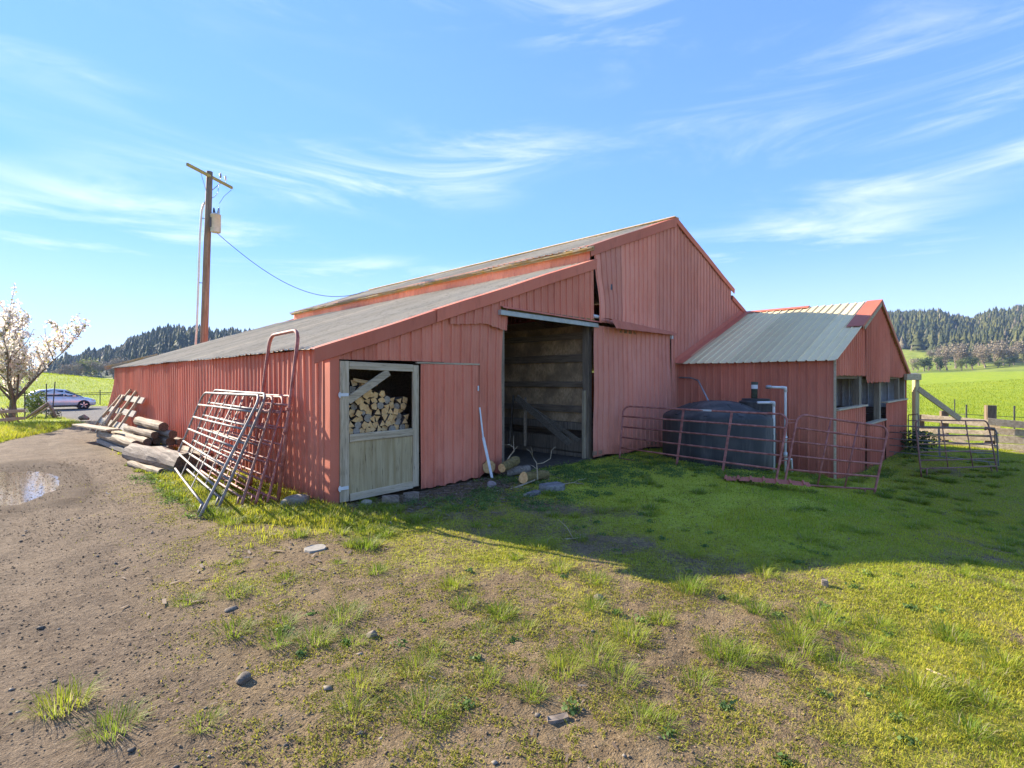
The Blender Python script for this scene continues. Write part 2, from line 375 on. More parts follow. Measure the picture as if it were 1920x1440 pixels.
def veg(x, y):
    """0 bare earth .. 1 full turf"""
    x = np.asarray(x, float); y = np.asarray(y, float)
    n1 = fbm(x, y, 0.55, 4); n2 = fbm(x + 40, y - 12, 2.2, 3)
    nn = n1 * 0.6 + n2 * 0.4
    base = 0.08 + 0.42 * ss(0.6, 4.4, x) + 0.30 * ss(3.0, 5.2, x - 0.5*y)
    v = base + (nn - 0.5) * 1.5
    # lush turf by the yard gates and in the barn's lee
    lush = ss(5.2, 7.4, x) * ss(8.0, 6.9, y) * ss(-0.2, 2.0, y - 0.10*x)
    v = np.maximum(v, lush * (0.86 + (nn - .5) * 1.2))
    # strip of grass along the side wall and round the corner
    wall = np.clip(ss(0.0, 0.5, x - np.interp(y, [5.0, 6.4, 8, 11, 15, 20, 26], [4.4, 3.2, 2.15, 1.9, 2.2, 2.6, 3.2]) + (nn-.5)*0.6) * ss(5.0, 6.0, y) * ss(4.9, 4.2, x) * ss(27, 22, y), 0, 1)
    v = np.maximum(v, wall * 0.95)
    # bare, littered soil at the foot of the gable
    bare = ss(6.6, 7.2, y + (nn-.5)*1.2) * ss(3.7, 3.9, x) * ss(7.6, 6.6, x) * (y < 8.2)
    v = v * (1 - 0.85 * bare)
    scar = ss(0.55, 0.75, fbm(x - 9, y + 31, 1.1, 3)) * ss(7.4, 6.0, x) * 0.6
    v = v * (1 - scar * (1 - wall))
    v = v * (1 - track_mask(x, y))
    # far paddocks
    bank = ss(0.3, -0.4, x - bank_edge(y)) * ss(20.5, 22.5, y)
    v = np.maximum(v, bank)
    v = np.maximum(v, ss(57, 58.5, y)); v = np.maximum(v, ss(24, 30, x - y))
    v = v * (1 - road_mask(x, y)) * (~in_barn(x, y))
    return np.clip(v, 0, 1)

def m_ground():
    t = NT('yard earth and turf')
    vg = t.attr('veg').outputs['Fac']; tr = t.attr('track').outputs['Fac']; rd = t.attr('road').outputs['Fac']; wet = t.attr('wet').outputs['Fac']; far = t.attr('far').outputs['Fac']
    f1 = t.noise(2.0, (1, 1, 1), 6, 0.6); f2 = t.noise(17, (1, 1, 1), 6, 0.7); f3 = t.noise(70, (1, 1, 1), 4, 0.6)
    soil = t.mix(t.ramp(f2, 0.3, 0.72), (0.125, 0.083, 0.042), (0.275, 0.192, 0.10))
    soil = t.mix(t.math('MULTIPLY', t.ramp(f1, 0.4, 0.7), 0.6), soil, (0.32, 0.228, 0.12))
    grav = t.mix(t.ramp(f2, 0.3, 0.7), (0.105, 0.070, 0.041), (0.225, 0.162, 0.10))
    grav = t.mix(t.math('MULTIPLY', t.ramp(f1, 0.42, 0.66), 0.55), grav, (0.27, 0.195, 0.12))
    c = t.mix(tr, soil, grav)
    c = t.mix(t.ramp(f3, 0.60, 0.73), c, (0.085, 0.062, 0.045))
    c = t.mix(t.math('MULTIPLY', t.ramp(t.noise(42, (1, 1, 1), 3, 0.6, off=(2, 5, 0)), 0.54, 0.66), 0.55), c, (0.10, 0.075, 0.052))
    c = t.mix(t.math('MULTIPLY', t.ramp(t.noise(55, (1, 1, 1), 2, 0.5, off=(9, 1, 0)), 0.62, 0.70), 0.5), c, (0.38, 0.30, 0.21))
    c = t.mix(t.math('MULTIPLY', t.ramp(t.math('ADD', wet, t.math('MULTIPLY', t.math('SUBTRACT', f2, 0.5), 0.9)), 0.25, 0.7), 0.75), c, (0.085, 0.055, 0.032))
    road = t.mix(t.ramp(f2, 0.3, 0.7), (0.10, 0.092, 0.085), (0.17, 0.155, 0.14)); c = t.mix(rd, c, road)
    moss = t.mix(t.ramp(f2, 0.35, 0.7), (0.22, 0.21, 0.03), (0.42, 0.38, 0.05))
    g = t.math('ADD', vg, t.math('MULTIPLY', t.math('SUBTRACT', f2, 0.5), 1.1))
    c = t.mix(t.ramp(g, 0.32, 0.75, 0.0, 0.85), c, moss)
    c = t.mix(t.math('MULTIPLY', t.attr('lush').outputs['Fac'], t.ramp(g, 0.35, 0.8)), c, t.mix(t.ramp(f2, 0.3, 0.7), (0.40, 0.43, 0.045), (0.54, 0.54, 0.065)))  # turf green lightened across the lush zone to lift the barn's shade
    turf = t.mix(t.ramp(t.noise(0.35, (1, 1, 1), 5, 0.6), 0.35, 0.7), (0.23, 0.31, 0.018), (0.34, 0.38, 0.022))
    turf = t.mix(t.ramp(t.noise(1.1, (1, 1, 1), 5, 0.65), 0.52, 0.70, 0, 0.6), turf, (0.19, 0.24, 0.025))
    c = t.mix(t.math('MULTIPLY', far, vg), c, turf)
    h = t.math('ADD', t.math('MULTIPLY', f2, 0.6), t.math('MULTIPLY', f3, 0.4))
    return t.bsdf(c, 0.95, t.bump(h, 1.0, 0.05), spec=0.15)
GROUND = m_ground()

def build_ground():
    inner = np.arange(-52, 52.01, 0.32); outer = np.arange(56, 304.1, 4.0)
    az = np.radians(np.concatenate([inner, outer]))           # clockwise from the view axis
    r = [0.04]
    while r[-1] < 2600: r.append(r[-1] * 1.0195 + 0.01)
    r = np.array(r); A, Rr = np.meshgrid(az, r, indexing='ij')
    fx = Rr*np.cos(A); lx = Rr*np.sin(A); x = (fx + lx)/S2; y = (fx - lx)/S2
    z = zg(x, y)
    near = ss(60, 25, Rr)
    v = veg(x, y); tr = track_mask(x, y); rd = road_mask(x, y)
    z = z + near * (1 - rd*.8) * ((fbm(x, y, 1.3, 4) - .5) * 0.07 + (fbm(x + 5, y, 7, 3) - .5) * 0.035 * (1 - 0.5*v))
    # wheel ruts and the mud rim of the puddle
    d = np.hypot((x - 0.15) / 1.0, (y - 14.0) / 2.6); z = z - 0.10 * ss(1.15, 0.5, d) + 0.07 * np.exp(-((d - 1.35) / 0.16)**2) * np.maximum(0, fbm(x, y, 2.5, 3) - .35)*2.0
    for cx in (0.25, 1.45):
        z = z - 0.035 * np.exp(-((x - cx - 0.25*np.sin(y*0.25)) / 0.16)**2) * ss(8, 11, y) * ss(30, 24, y)
    z = np.where(in_barn(x, y), np.minimum(z, -0.02) - 0.0, z)
    na, nr = A.shape
    idx = np.arange(na*nr).reshape(na, nr); nx = np.roll(idx, -1, axis=0)
    F = np.stack([idx[:, :-1], idx[:, 1:], nx[:, 1:], nx[:, :-1]], -1).reshape(-1, 4)
    V = np.stack([x.ravel(), y.ravel(), z.ravel()], 1)
    far = ss(22, 40, Rr).ravel(); wet = (0.8*ss(1.7, 1.0, np.hypot((x - 0.15)/1.0, (y - 14.0)/2.6)) + 0.5*np.exp(-((x-1.25-.2*np.sin(y*.4))/.3)**2)*ss(9, 11, y)*ss(18, 15, y)).ravel()
    cols = dict(veg=v.ravel(), track=tr.ravel(), road=rd.ravel(), far=far, wet=wet, lush=(ss(5.2, 7.4, x)*ss(-0.2, 2.0, y - 0.10*x)).ravel())
    o = np_mesh('ground', V, F, GROUND, cols=cols, smooth=True)
    return tag(o, kind='structure')
build_ground()

def m_hill():
    t = NT('hill pasture'); c = t.mix(t.ramp(t.noise(0.02, (1, 1, 1), 6, 0.65), 0.38, 0.66), (0.19, 0.24, 0.035), (0.30, 0.33, 0.05))
    c = t.mix(t.ramp(t.noise(0.06, (1, 1, 1), 6, 0.7), 0.58, 0.70, 0, 0.8), c, (0.13, 0.11, 0.065))
    f = t.attr('wood').outputs['Fac']; c = t.mix(f, c, (0.03, 0.042, 0.022))
    return t.bsdf(c, 0.95, t.bump(t.noise(0.12, (1, 1, 1), 5), 0.6, 3.0), spec=0.1)
HILLM = m_hill()
# skyline of the valley sides: elevation (survey pixels at focal 975) by bearing in degrees from the view axis
_az = [-180, -140, -100, -70, -55, -46, -43, -41.4, -37.8, -35.3, -32.9, -30, -26.7, -20, -10, 5, 20, 33, 36, 38, 39.5, 41.3, 42.5, 44.6, 47, 52, 65, 90, 130, 180]
_el = [60, 70, 50, 22, 12, 4, 3, 13, 36, 62, 80, 76, 66, 58, 52, 60, 74, 92, 104, 110, 106, 98, 106, 118, 126, 134, 120, 90, 60, 60]
def hill_E(azd): return np.interp(azd, _az, _el)
def hill_ridge(azd): return np.interp(azd, [-60, -20, 15, 45], [900, 900, 1100, 1100])
def hill_base(azd): return np.interp(azd, [-60, -20, 20, 36, 50], [330, 330, 330, 345, 330])
def hill_z(azd, r):
    a = np.radians(azd); rg = hill_ridge(azd); rb = hill_base(azd)
    x = r*(np.cos(a)+np.sin(a))/S2; y = r*(np.cos(a)-np.sin(a))/S2
    top = 2 + hill_E(azd)/975*np.cos(a)*rg + (fbm(azd*2+50, r*0+3, 0.7, 3)-.5)*14
    t = np.clip((r - rb)/(rg - rb), 0, 1.0)
    z0 = zg(x, y)
    prof = 0.42*t**1.0 + 0.58*(t*t*(3-2*t))
    prof = prof * (0.55 + 0.45*ss(0.0, 0.5, t))
    z = (z0 - 0.6)*(1-t) + top*prof + (fbm(x, y, 0.006, 4)-.5)*38*t*(1-t)*2
    z = np.where(r > rg, z - (r-rg)*0.12, z)
    return x, y, z
def wood_bound(azd):   # lowest elevation (pixels) that still carries forest
    return np.interp(azd, [-60, -38, 20, 34, 37, 38.4, 39.5, 41, 42.5, 44.6, 52], [4, 4, 20, 62, 60, 52, 42, 34, 29, 28, 34])
def build_hill(name, a0, a1, step):
    azd = np.arange(a0, a1+1e-6, step); r = np.linspace(320, 1500, 90)
    A, Rr = np.meshgrid(azd, r, indexing='ij'); x, y, z = hill_z(A, Rr)
    el = (z - 2)/(Rr*np.cos(np.radians(A)))*975
    wood = ss(-3, 5, el - wood_bound(A)) * (np.abs(A) < 75)
    na, nr = A.shape; idx = np.arange(na*nr).reshape(na, nr)
    F = np.stack([idx[:-1, :-1], idx[:-1, 1:], idx[1:, 1:], idx[1:, :-1]], -1).reshape(-1, 4)
    o = np_mesh(name, np.stack([x.ravel(), y.ravel(), z.ravel()], 1), F, HILLM, cols=dict(wood=wood.ravel()), smooth=True)
    return tag(o, kind='structure')
build_hill('hill', -180, 12, 0.8); build_hill('hill', 12, 180, 0.8)

def conifer_np(n, h, w, rng):
    """n jagged layered conifers packed as triangles: (V, F)"""
    lay = 5; k = 5
    V = np.zeros((n, lay*(k*2+1), 3)); fs = []
    for L in range(lay):
        t = L/lay; zt = h*(0.20 + 0.80*(t + 1.75/lay)); zt = np.minimum(zt, h); zb = h*(0.10 + 0.86*t)
        rr = w*(1-t)**0.85*(0.8+0.4*rng.random(n)); b = L*(k*2+1)
        V[:, b, 2] = zt; V[:, b, 0] = rng.normal(0, .03, n)*w
        a0 = rng.random(n)*6.28
        for j in range(2*k):
            a = a0 + 6.2832*j/(2*k); q = rr*(1.0 if j % 2 == 0 else 0.55)*(0.75+0.5*rng.random(n))
            V[:, b+1+j, 0] = np.cos(a)*q; V[:, b+1+j, 1] = np.sin(a)*q; V[:, b+1+j, 2] = zb + h*(0.0 if j % 2 == 0 else 0.05) + h*rng.normal(0, .012, n)
            fs.append((b, b+1+j, b+1+(j+1) % (2*k)))
    return V, np.array(fs)
def forest(a0, a1, count, seed, label, rmin=430, bright=1.0, oak=0.05):
    rng = np.random.default_rng(seed)
    azd = a0 + (a1-a0)*rng.random(count*6); r = np.sqrt(rng.random(count*6))*(1120-rmin)+rmin
    x, y, z = hill_z(azd, r); el = (z-2)/(r*np.cos(np.radians(azd)))*975
    ok = (el > wood_bound(azd) + rng.normal(0, 2.5, len(el))) & (r < hill_ridge(azd)*1.03)
    ok &= fbm(x, y, 0.012, 4) > 0.30
    x, y, z = x[ok][:count], y[ok][:count], z[ok][:count]; n = len(x)
    h = (5 + 13*rng.random(n)**1.8)*(0.7+0.6*fbm(x, y, 0.01, 2)); w = h*(0.20+0.18*rng.random(n)**2)
    V, f = conifer_np(n, h, w, rng)
    V[:, :, 0] += x[:, None]; V[:, :, 1] += y[:, None]; V[:, :, 2] += z[:, None]
    nv = V.shape[1]
    F = (f[None] + (np.arange(n)*nv)[:, None, None]).reshape(-1, 3)
    c1 = np.array([.030, .046, .020]); c2 = np.array([.15, .145, .042]); m = np.clip(rng.random(n)*.7 + (fbm(x, y, .02, 3)-.3)*.8, 0, 1)[:, None]; c = c1*(1-m)+c2*m
    odd = rng.random(n) < oak; c[odd] = np.array([.20, .165, .10])*(0.7+.5*rng.random(odd.sum()))[:, None]
    c = np.repeat(c*bright, nv, 0)
    o = np_mesh('forest', V.reshape(-1, 3), F, CONIFER, cols=dict(col=c))
    return tag(o, label, 'forest', kind='stuff')
forest(-46, -18, 6500, 5, 'dark conifer forest covering the hazy hill beyond the left field', 420, 0.9, 0.06)
forest(34.5, 47, 7500, 6, 'conifer forest covering the steep hillside beyond the right pasture', 430, 1.0, 0.045)

# ------------------------------------------------------------------ barn
def const(v): return (lambda u: v)
def sheet(name, parent, mat, o, U, V, N, u0, u1, bot, top, pitch=0.2286, rib=0.032, nv=6, warp=None, off=0.0, minor=True, label=None):
    """ribbed steel sheet: columns follow the rib profile between bot(u) and top(u)"""
    o = Vector(o); U = Vector(U); V = Vector(V); N = Vector(N)
    prof = [(0.0, 0.0), (0.014, 1.0), (0.042, 1.0), (0.056, 0.0)]
    if minor: prof += [(0.100, 0.0), (0.106, 0.16), (0.116, 0.16), (0.122, 0.0), (0.165, 0.0), (0.171, 0.16), (0.181, 0.16), (0.187, 0.0)]
    k0 = math.floor(u0/pitch) - 1; us = [(u0, None)]
    while k0*pitch < u1:
        for a, h in prof:
            u = k0*pitch + a*pitch/0.2286
            if u0 + 1e-4 < u < u1 - 1e-4: us.append((u, h))
        k0 += 1
    us.append((u1, None))
    def h_at(u):
        a = (u/pitch - math.floor(u/pitch))*0.2286; pr = prof + [(0.2286, 0.0)]
        for (x0, h0), (x1, h1) in zip(pr, pr[1:]):
            if x0 <= a <= x1: return h0 + (h1-h0)*(a-x0)/max(1e-6, x1-x0)
        return 0.0
    vs = []; fs = []
    for u, h in us:
        hh = (h_at(u) if h is None else h)*rib + off; b = bot(u); t = top(u)
        for k in range(nv+1):
            v = b + (t-b)*k/nv; d = hh; du = 0.0
            if warp:
                w = warp(u, v)
                if isinstance(w, tuple): du, w = w
                d += w
            vs.append(o + U*(u+du) + V*v + N*d)
    n = nv+1
    for i in range(len(us)-1):
        for k in range(nv): fs.append((i*n+k, (i+1)*n+k, (i+1)*n+k+1, i*n+k+1))
    mb = MB(); mb.add(vs, fs); ob = mb.build(name, mat, parent)
    if label: ob['label'] = label
    return ob
def sheets(name, parent, mat, o, U, V, N, u0, u1, bot, top, width=0.9144, **kw):
    """a run of lapped sheets, each its own piece"""
    k = math.floor(u0/width + 1e-6); i = 0; base = kw.pop('off', 0.0)
    while k*width < u1 - 1e-3:
        a = max(u0, k*width - 0.004); b = min(u1, (k+1)*width + 0.03)
        if b - a > 0.03:
            j = random.uniform(-.012, .012); b0 = bot; t0 = top
            sheet(name, parent, mat, o, U, V, N, a, b, (lambda u, j=j: b0(u)+j), t0, off=base + 0.0025*(i % 2) + random.uniform(0, .001), **kw)
        k += 1; i += 1

X0, Y0, Y1 = 3.78, 7.82, 28.3          # side wall, gable front, back
XL, XM, XR, XE = 10.70, 14.94, 19.18, 26.10   # clerestory left, ridge, clerestory right, right eave
def z_lean(x): return 2.52 + (x - 3.70)*0.352     # top of left lean roof
def z_top(x): return 6.98 - abs(x - XM)*0.378
def z_rlean(x): return 5.06 - (x - XR)*0.362
barn = empty('barn', (X0, Y0, 0), 'long weathered red metal barn with a stepped roof and an open doorway', 'barn')
def wall_part(name, parent=barn):
    o = bpy.data.objects.new(name, None); o.empty_display_size = 0.1; COL.objects.link(o); o.parent = parent; return o
UX, UY, UZ = (1, 0, 0), (0, 1, 0), (0, 0, 1); NF = (0, -1, 0); NL = (-1, 0, 0)

# front gable: door header, sliding panel, doorway surround, gable sheets
fw = wall_part('front_wall')
fo = (0, Y0, 0)
wr = lambda s: (lambda u, v: 0.006*math.sin(u*3.1 + v*1.7 + s) + 0.004*math.sin(u*7.7 - v*2.3 + s))
sheets('siding_panel', fw, RED, fo, UX, UZ, NF, 3.90, 6.02, const(2.33), lambda u: z_lean(u)-0.10, nv=6, warp=wr(1))
sheets('siding_panel', fw, RED, fo, UX, UZ, NF, 6.02, 7.52, lambda u: 2.33 if u < 6.84 else 0.10+0.05*math.sin(u*9), lambda u: min(3.28, z_lean(u)-0.1), nv=8, warp=lambda u, v: (0.05*(v-2.2)*ss(6.2, 7.0, u) if v > 2.2 else 0.0, 0.010*math.sin(u*5+v*2)), off=-0.006)
# bent band hanging above the right-hand panel: its ribs lean
sheet('siding_panel', fw, RED, fo, UX, UZ, NF, 6.03, 7.56, lambda u: float(np.interp(u, [6.03, 6.6, 6.95, 7.2, 7.56], [3.05, 3.09, 3.13, 3.08, 3.02])) + .008*math.sin(u*27), lambda u: z_lean(u)-0.10, nv=6, warp=lambda u, v: (-0.22*(z_lean(u)-v)*0.5*ss(6.0, 6.5, u) + 0.10, 0.035 + 0.05*(z_lean(u)-0.1-v)))
sheets('siding_panel', fw, RED, fo, UX, UZ, NF, 7.54, 10.69, lambda u: 3.52 - 0.045*(u-7.4)/3.3 - 0.0*u, lambda u: z_lean(u)-0.10, nv=6, warp=lambda u, v: 0.02 + 0.008*math.sin(u*4+v) + 0.05*max(0, 3.75-v), off=0.004)
# small sliding door panel beside the half door
sp = wall_part('sliding_panel'); 
sheets('siding_panel', sp, RED, (0, Y0-0.06, 0), UX, UZ, NF, 5.44, 6.82, lambda u: 0.03 + 0.05*ss(5.9, 6.8, u) + 0.012*math.sin(u*23), const(2.285), nv=8, warp=wr(4))
MB().box((6.1, Y0-0.045, 2.305), (1.48, 0.06, 0.03)).build('track', WOODGX, sp)
MB().bar((6.86, Y0-0.05, 1.45), (6.91, Y0-0.10, 0.85), 0.035, 0.012, (0, 1, 0)).bar((6.91, Y0-0.10, 0.85), (7.02, Y0-0.24, 0.05), 0.055, 0.014, (0.3, 1, 0)).build('bent_strip', GALV, sp)['label'] = 'bent white edge strip hanging loose'
MB().box((6.79, Y0-0.088, 1.83), (0.03, 0.012, 0.10)).build('hasp', GALV, sp)
# corner and seam trims
MB().add([(X0-0.03, Y0+0.16, 0), (X0-0.03, Y0-0.03, 0), (3.905, Y0-0.03, 0), (X0-0.03, Y0+0.16, 2.50), (X0-0.03, Y0-0.03, 2.50), (3.905, Y0-0.03, 2.52)], [(0, 1, 4, 3), (1, 2, 5, 4)]).build('corner_trim', REDTRIM, barn)
# big gable sheet run (loose and bulging at its lower left)
def bulge(u, v):
    k = ss(12.4, 10.7, u)*ss(5.4, 3.6, v); k2 = math.exp(-((u-12.3)/0.8)**2 - ((v-4.5)/0.7)**2)
    return (0.11*k + 0.02*k2, 0.10*k + 0.008*math.sin(v*5.5+u)*ss(14.5, 12, u)*ss(5.6, 4.6, v))
sheets('siding_panel', fw, RED2, fo, UX, UZ, NF, 10.72, 14.66, const(3.46), lambda u: z_top(u)-0.12, nv=14, warp=bulge, off=0.014)
sheets('siding_panel', fw, RED2, fo, UX, UZ, NF, 14.66, 15.10, lambda u: max(0.02, -0.02), lambda u: z_top(u)-0.12, nv=8, warp=wr(2))
sheets('siding_panel', fw, RED2, fo, UX, UZ, NF, 15.10, XR+0.02, lambda u: 2.50 + 0.372*(u-15.1)-0.25, lambda u: z_top(u)-0.12, nv=6, warp=wr(2))
sheets('siding_panel', fw, RED2, fo, UX, UZ, NF, XR+0.02, 20.9, const(4.2), lambda u: z_rlean(u)-0.10, nv=4)
sheets('siding_panel', fw, RED, fo, UX, UZ, NF, 20.9, XE, const(-0.3), lambda u: z_rlean(u)-0.10, nv=4)
# dark patch painting in the unlit depth of a puncture near the loose corner
MB().add([(11.20, Y0-0.19, 4.31), (11.29, Y0-0.185, 4.30), (11.30, Y0-0.18, 4.45), (11.215, Y0-0.19, 4.46)], [(0, 1, 2, 3)]).build('hole_patch', DARKM, fw)
# the big sliding door, pushed right, and its crumpled weather hood
bd = wall_part('sliding_door')
sheets('siding_panel', bd, RED2, (0, Y0-0.10, 0), UX, UZ, NF, 10.60, 14.42, lambda u: 0.06 + 0.03*math.sin(u*3), const(3.36), nv=10, warp=lambda u, v: 0.010*math.sin(u*2.2+v) - 0.012*math.sin(v*2.7))
for zz in (3.30, 0.16): MB().box((12.5, Y0-0.07, zz), (3.8, 0.04, 0.10)).build('door_rail', DARKWOOD, bd)
MB().box((14.47, Y0-0.14, 3.28), (0.10, 0.08, 0.10)).build('track_end', GALV, bd)
hd = MB(); hp = []
for i in range(25):
    x = 10.80 + (14.70-10.80)*i/24; t = i/24; sag = 0.03*math.sin(i*1.3)
    hp += [(x - 0.05*(1-t), Y0-0.02-0.19*(1-t)**1.5, 3.545-0.06*t), (x + 0.10*(1-t), Y0-0.20-0.22*(1-t) + sag*0.4, 3.52-0.10*t + sag*.3), (x + 0.24*(1-t), Y0-0.215-0.25*(1-t) + sag*0.4, 3.29 + 0.055*t + sag*.2)]
hd.add(hp, [(i*3+k, (i+1)*3+k, (i+1)*3+k+1, i*3+k+1) for i in range(24) for k in range(2)]); hd.build('weather_hood', REDTRIM, bd)
# header over the opening: rotten board, pale track, rolled drip edge
MB().box((9.05, Y0-0.03, 3.44), (3.30, 0.05, 0.16)).build('header_board', MOSSWOODX, barn)
MB().bar((7.36, Y0-0.10, 3.385), (10.74, Y0-0.10, 3.36), 0.085, 0.10).bar((7.36, Y0-0.146, 3.345), (10.74, Y0-0.146, 3.32), 0.012, 0.03).build('door_track', TRACKM, barn)
de = []
for i in range(21):
    x = 7.40 + 3.45*i/20; w = 0.012*math.sin(i*1.9)
    de += [(x, Y0-0.04, 3.535-0.045*i/20), (x, Y0-0.155+w, 3.50-0.045*i/20+w), (x, Y0-0.17+w, 3.475-0.045*i/20)]
MB().add(de, [(i*3+k, (i+1)*3+k, (i+1)*3+k+1, i*3+k+1) for i in range(20) for k in range(2)]).build('drip_edge', REDTRIM, barn)
MB().tube([(10.66, Y0-0.03, 3.60), (11.1, Y0-0.05, 3.585)], 0.045, 10).build('purlin_pipe', GALV, barn)
# rake trims (fascia on the slopes)
def rake(name, x0, x1, zf, w, y=Y0-0.07, drop=0.0, lift=0.0):
    vs = []; n = 8
    for i in range(n+1):
        x = x0 + (x1-x0)*i/n; z = zf(x) + lift + 0.006*math.sin(x*2.3)
        vs += [(x, y+0.20, z+0.035), (x, y-0.01, z+0.03), (x, y, z-w), (x, y+0.025, z-w-0.01)]
    fs = [(i*4+k, (i+1)*4+k, (i+1)*4+k+1, i*4+k+1) for i in range(n) for k in range(3)]
    mb = MB(); mb.add(vs, fs); return mb.build(name, REDTRIM, barn)
rake('rake_trim', 3.48, 5.86, z_lean, 0.20); rake('rake_trim', 5.78, 10.74, z_lean, 0.21, y=Y0-0.095, lift=0.012)
rake('rake_trim', 10.52, XM+0.01, z_top, 0.24); rake('rake_trim', XM+0.01, 19.36, z_top, 0.13); rake('rake_trim', XR, XE+0.2, z_rlean, 0.12)
# side wall, long and wavy, kicked out at the far corner
lw = wall_part('side_wall'); lo = (X0, 0, 0)
def side_warp(u, v):
    k = ss(26.0, 28.3, u)
    return 0.028*math.sin(u*0.9)*ss(0, 2, v) + 0.010*math.sin(u*4.1 + v*1.3) + k*0.30*(1-ss(0.2, 2.2, v)) - k*.12*ss(0.6, 0.0, v)*2
sheets('siding_panel', lw, RED, lo, UY, UZ, NL, Y0+0.14, Y1, lambda u: 0.02 + 0.03*math.sin(u*1.7) + 0.10*ss(27.4, 28.3, u), const(2.50), nv=10, warp=side_warp, rib=0.027, minor=False)
# hidden faces of the barn: plain runs that close it
for nm, args in (('back_wall', ((0, Y1, 0), UX, UZ, (0, 1, 0), X0, XE, const(0), lambda u: (z_lean(u) if u < XL else z_top(u)-.2 if u < XR else z_rlean(u))-0.2)),
                 ('far_side_wall', ((XE, 0, 0), UY, UZ, (1, 0, 0), Y0, Y1, const(-0.4), const(2.45)))):
    sheet(nm, barn, RED, *args, nv=2, minor=False)
sheet('back_wall', barn, RED, (0, 26.0, 0), UX, UZ, (0, 1, 0), XL, XR, const(0), lambda u: z_top(u)-0.03, nv=2, minor=False)
for xx_ in (XL+.02, XR-.02): sheet('back_side_wall', barn, RED, (xx_, 0, 0), UY, UZ, NL, 26.0, Y1, const(0), const(4.95), nv=1, minor=False)
# clerestory strip with rotten fascia under the upper eave
cl = wall_part('clerestory')
sheets('siding_panel', cl, RED2, (XL-.06, 0, 0), UY, UZ, NL, Y0+0.05, 26.0, const(4.90), const(5.40), nv=2, rib=0.012, minor=False, warp=lambda u, v: 0.02*math.sin(u*1.3))
for k in range(5):
    a = Y0 - 0.15 + k*3.68; b = a + 3.66
    MB().bar((XL-0.16, a, 5.265+random.uniform(-.01, .01)), (XL-0.16, b, 5.265+random.uniform(-.015, .01)), 0.045, 0.11, jit=0.006).build('fascia_board', MOSSWOOD, cl)
    MB().bar((XL-0.215, a+.02, 5.275), (XL-0.215, b, 5.275+random.uniform(-.01, .01)), 0.03, 0.05, jit=0.006).build('drip_board', MOSSWOOD, cl)
sheet('siding_panel', cl, RED, (XR, 0, 0), UY, UZ, (1, 0, 0), Y0+.05, 26, const(4.9), const(5.36), nv=1, minor=False)
# roofs: sheets run up the slope, each its own piece
def roof(name, xa, za, xb, zb, ya, yb, mat, rag=0.02, parent=barn, rib=0.022):
    rp = wall_part(name, parent); sl = Vector((xb-xa, 0, zb-za)); L = sl.length; sl.normalize(); nrm = Vector((-sl.z, 0, sl.x))
    if nrm.z < 0: nrm = -nrm
    w = 0.9144; y = ya; i = 0
    while y < yb - 0.05:
        e = min(yb, y + w); j = random.uniform(-rag, rag)
        sheet('roof_panel', rp, mat, (xa, 0, za), UY, sl, nrm, y, e+0.03, (lambda u, j=j: j + rag*0.5*math.sin(u*31)), const(L), nv=8, off=0.012 + 0.003*(i % 2), rib=rib, minor=False, warp=lambda u, v: 0.010*math.sin(u*0.8+v*1.1) + 0.005*math.sin(u*2.9))
        y += w; i += 1
    return rp
roof('lean_roof', 3.66, z_lean(3.66)-0.02, XL, z_lean(XL), Y0-0.06, Y1+0.1, ROOF, 0.03)
roof('upper_roof', XL-0.24, z_top(XL-0.24), XM, z_top(XM), Y0-0.06, 26.1, ROOF, 0.015)
roof('upper_roof', XR+0.24, z_top(XR+0.24), XM, z_top(XM), Y0-0.06, 26.1, ROOF, 0.015)
roof('lean_roof', XE+0.2, z_rlean(XE+0.2), XR, z_rlean(XR), Y0-0.06, Y1+0.1, ROOF, 0.02)
MB().bar((XM, Y0-0.08, z_top(XM)+0.03), (XM, 26.1, z_top(XM)+0.03), 0.30, 0.03).build('ridge_cap', ROOF, barn)
# curled roof end and board at the far low corner
MB().bar((3.45, 28.45, 2.50), (5.4, 28.45, 3.13), 0.04, 0.16).build('rake_trim', MOSSWOOD, barn)
# inside: strand-board partition with girts and planks, posts, floor
it = wall_part('partition')
MB().box((XL+0.06, 13.4, 2.15), (0.02, 11.0, 2.50)).build('strand_board', OSB, it)
for z, h in ((3.13, 0.16), (2.56, 0.20), (1.88, 0.15), (1.24, 0.18)):
    MB().bar((XL-0.0, 7.95, z), (XL-0.0, 18.8, z+random.uniform(-.02, .02)), 0.05, h, jit=0.004).build('girt', DARKWOOD, it)
for z, h in ((0.80, 0.19), (0.33, 0.36), (0.02, 0.2)):
    MB().bar((XL-0.05, 7.98, z), (XL-0.05, 18.8, z+random.uniform(-.01, .03)), 0.045, h, jit=0.004).build('plank', DARKWOODZ, it)
MB().box((XL+0.5, 13.4, 0.55), (0.02, 11, 1.2)).build('back_board', DARKWOOD, it)
for y in (7.98, 11.4, 14.8, 18.2): MB().box((XL-0.02, y, 2.4), (0.17, 0.17, 4.9)).build('post', DARKWOODZ, it)
MB().box((XL-0.14, 7.99, 0.85), (0.10, 0.06, 1.75)).build('jamb_board', WOODG, it)
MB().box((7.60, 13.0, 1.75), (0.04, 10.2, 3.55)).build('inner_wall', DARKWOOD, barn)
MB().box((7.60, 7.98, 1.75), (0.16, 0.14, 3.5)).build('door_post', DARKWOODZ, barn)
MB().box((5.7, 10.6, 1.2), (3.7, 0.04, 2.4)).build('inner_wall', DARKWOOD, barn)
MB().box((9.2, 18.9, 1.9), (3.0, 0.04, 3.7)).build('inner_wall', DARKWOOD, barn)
MB().box((4.68, 8.35, 0.93), (1.42, 0.85, 0.06)).build('wood_shelf', DARKWOOD, barn)
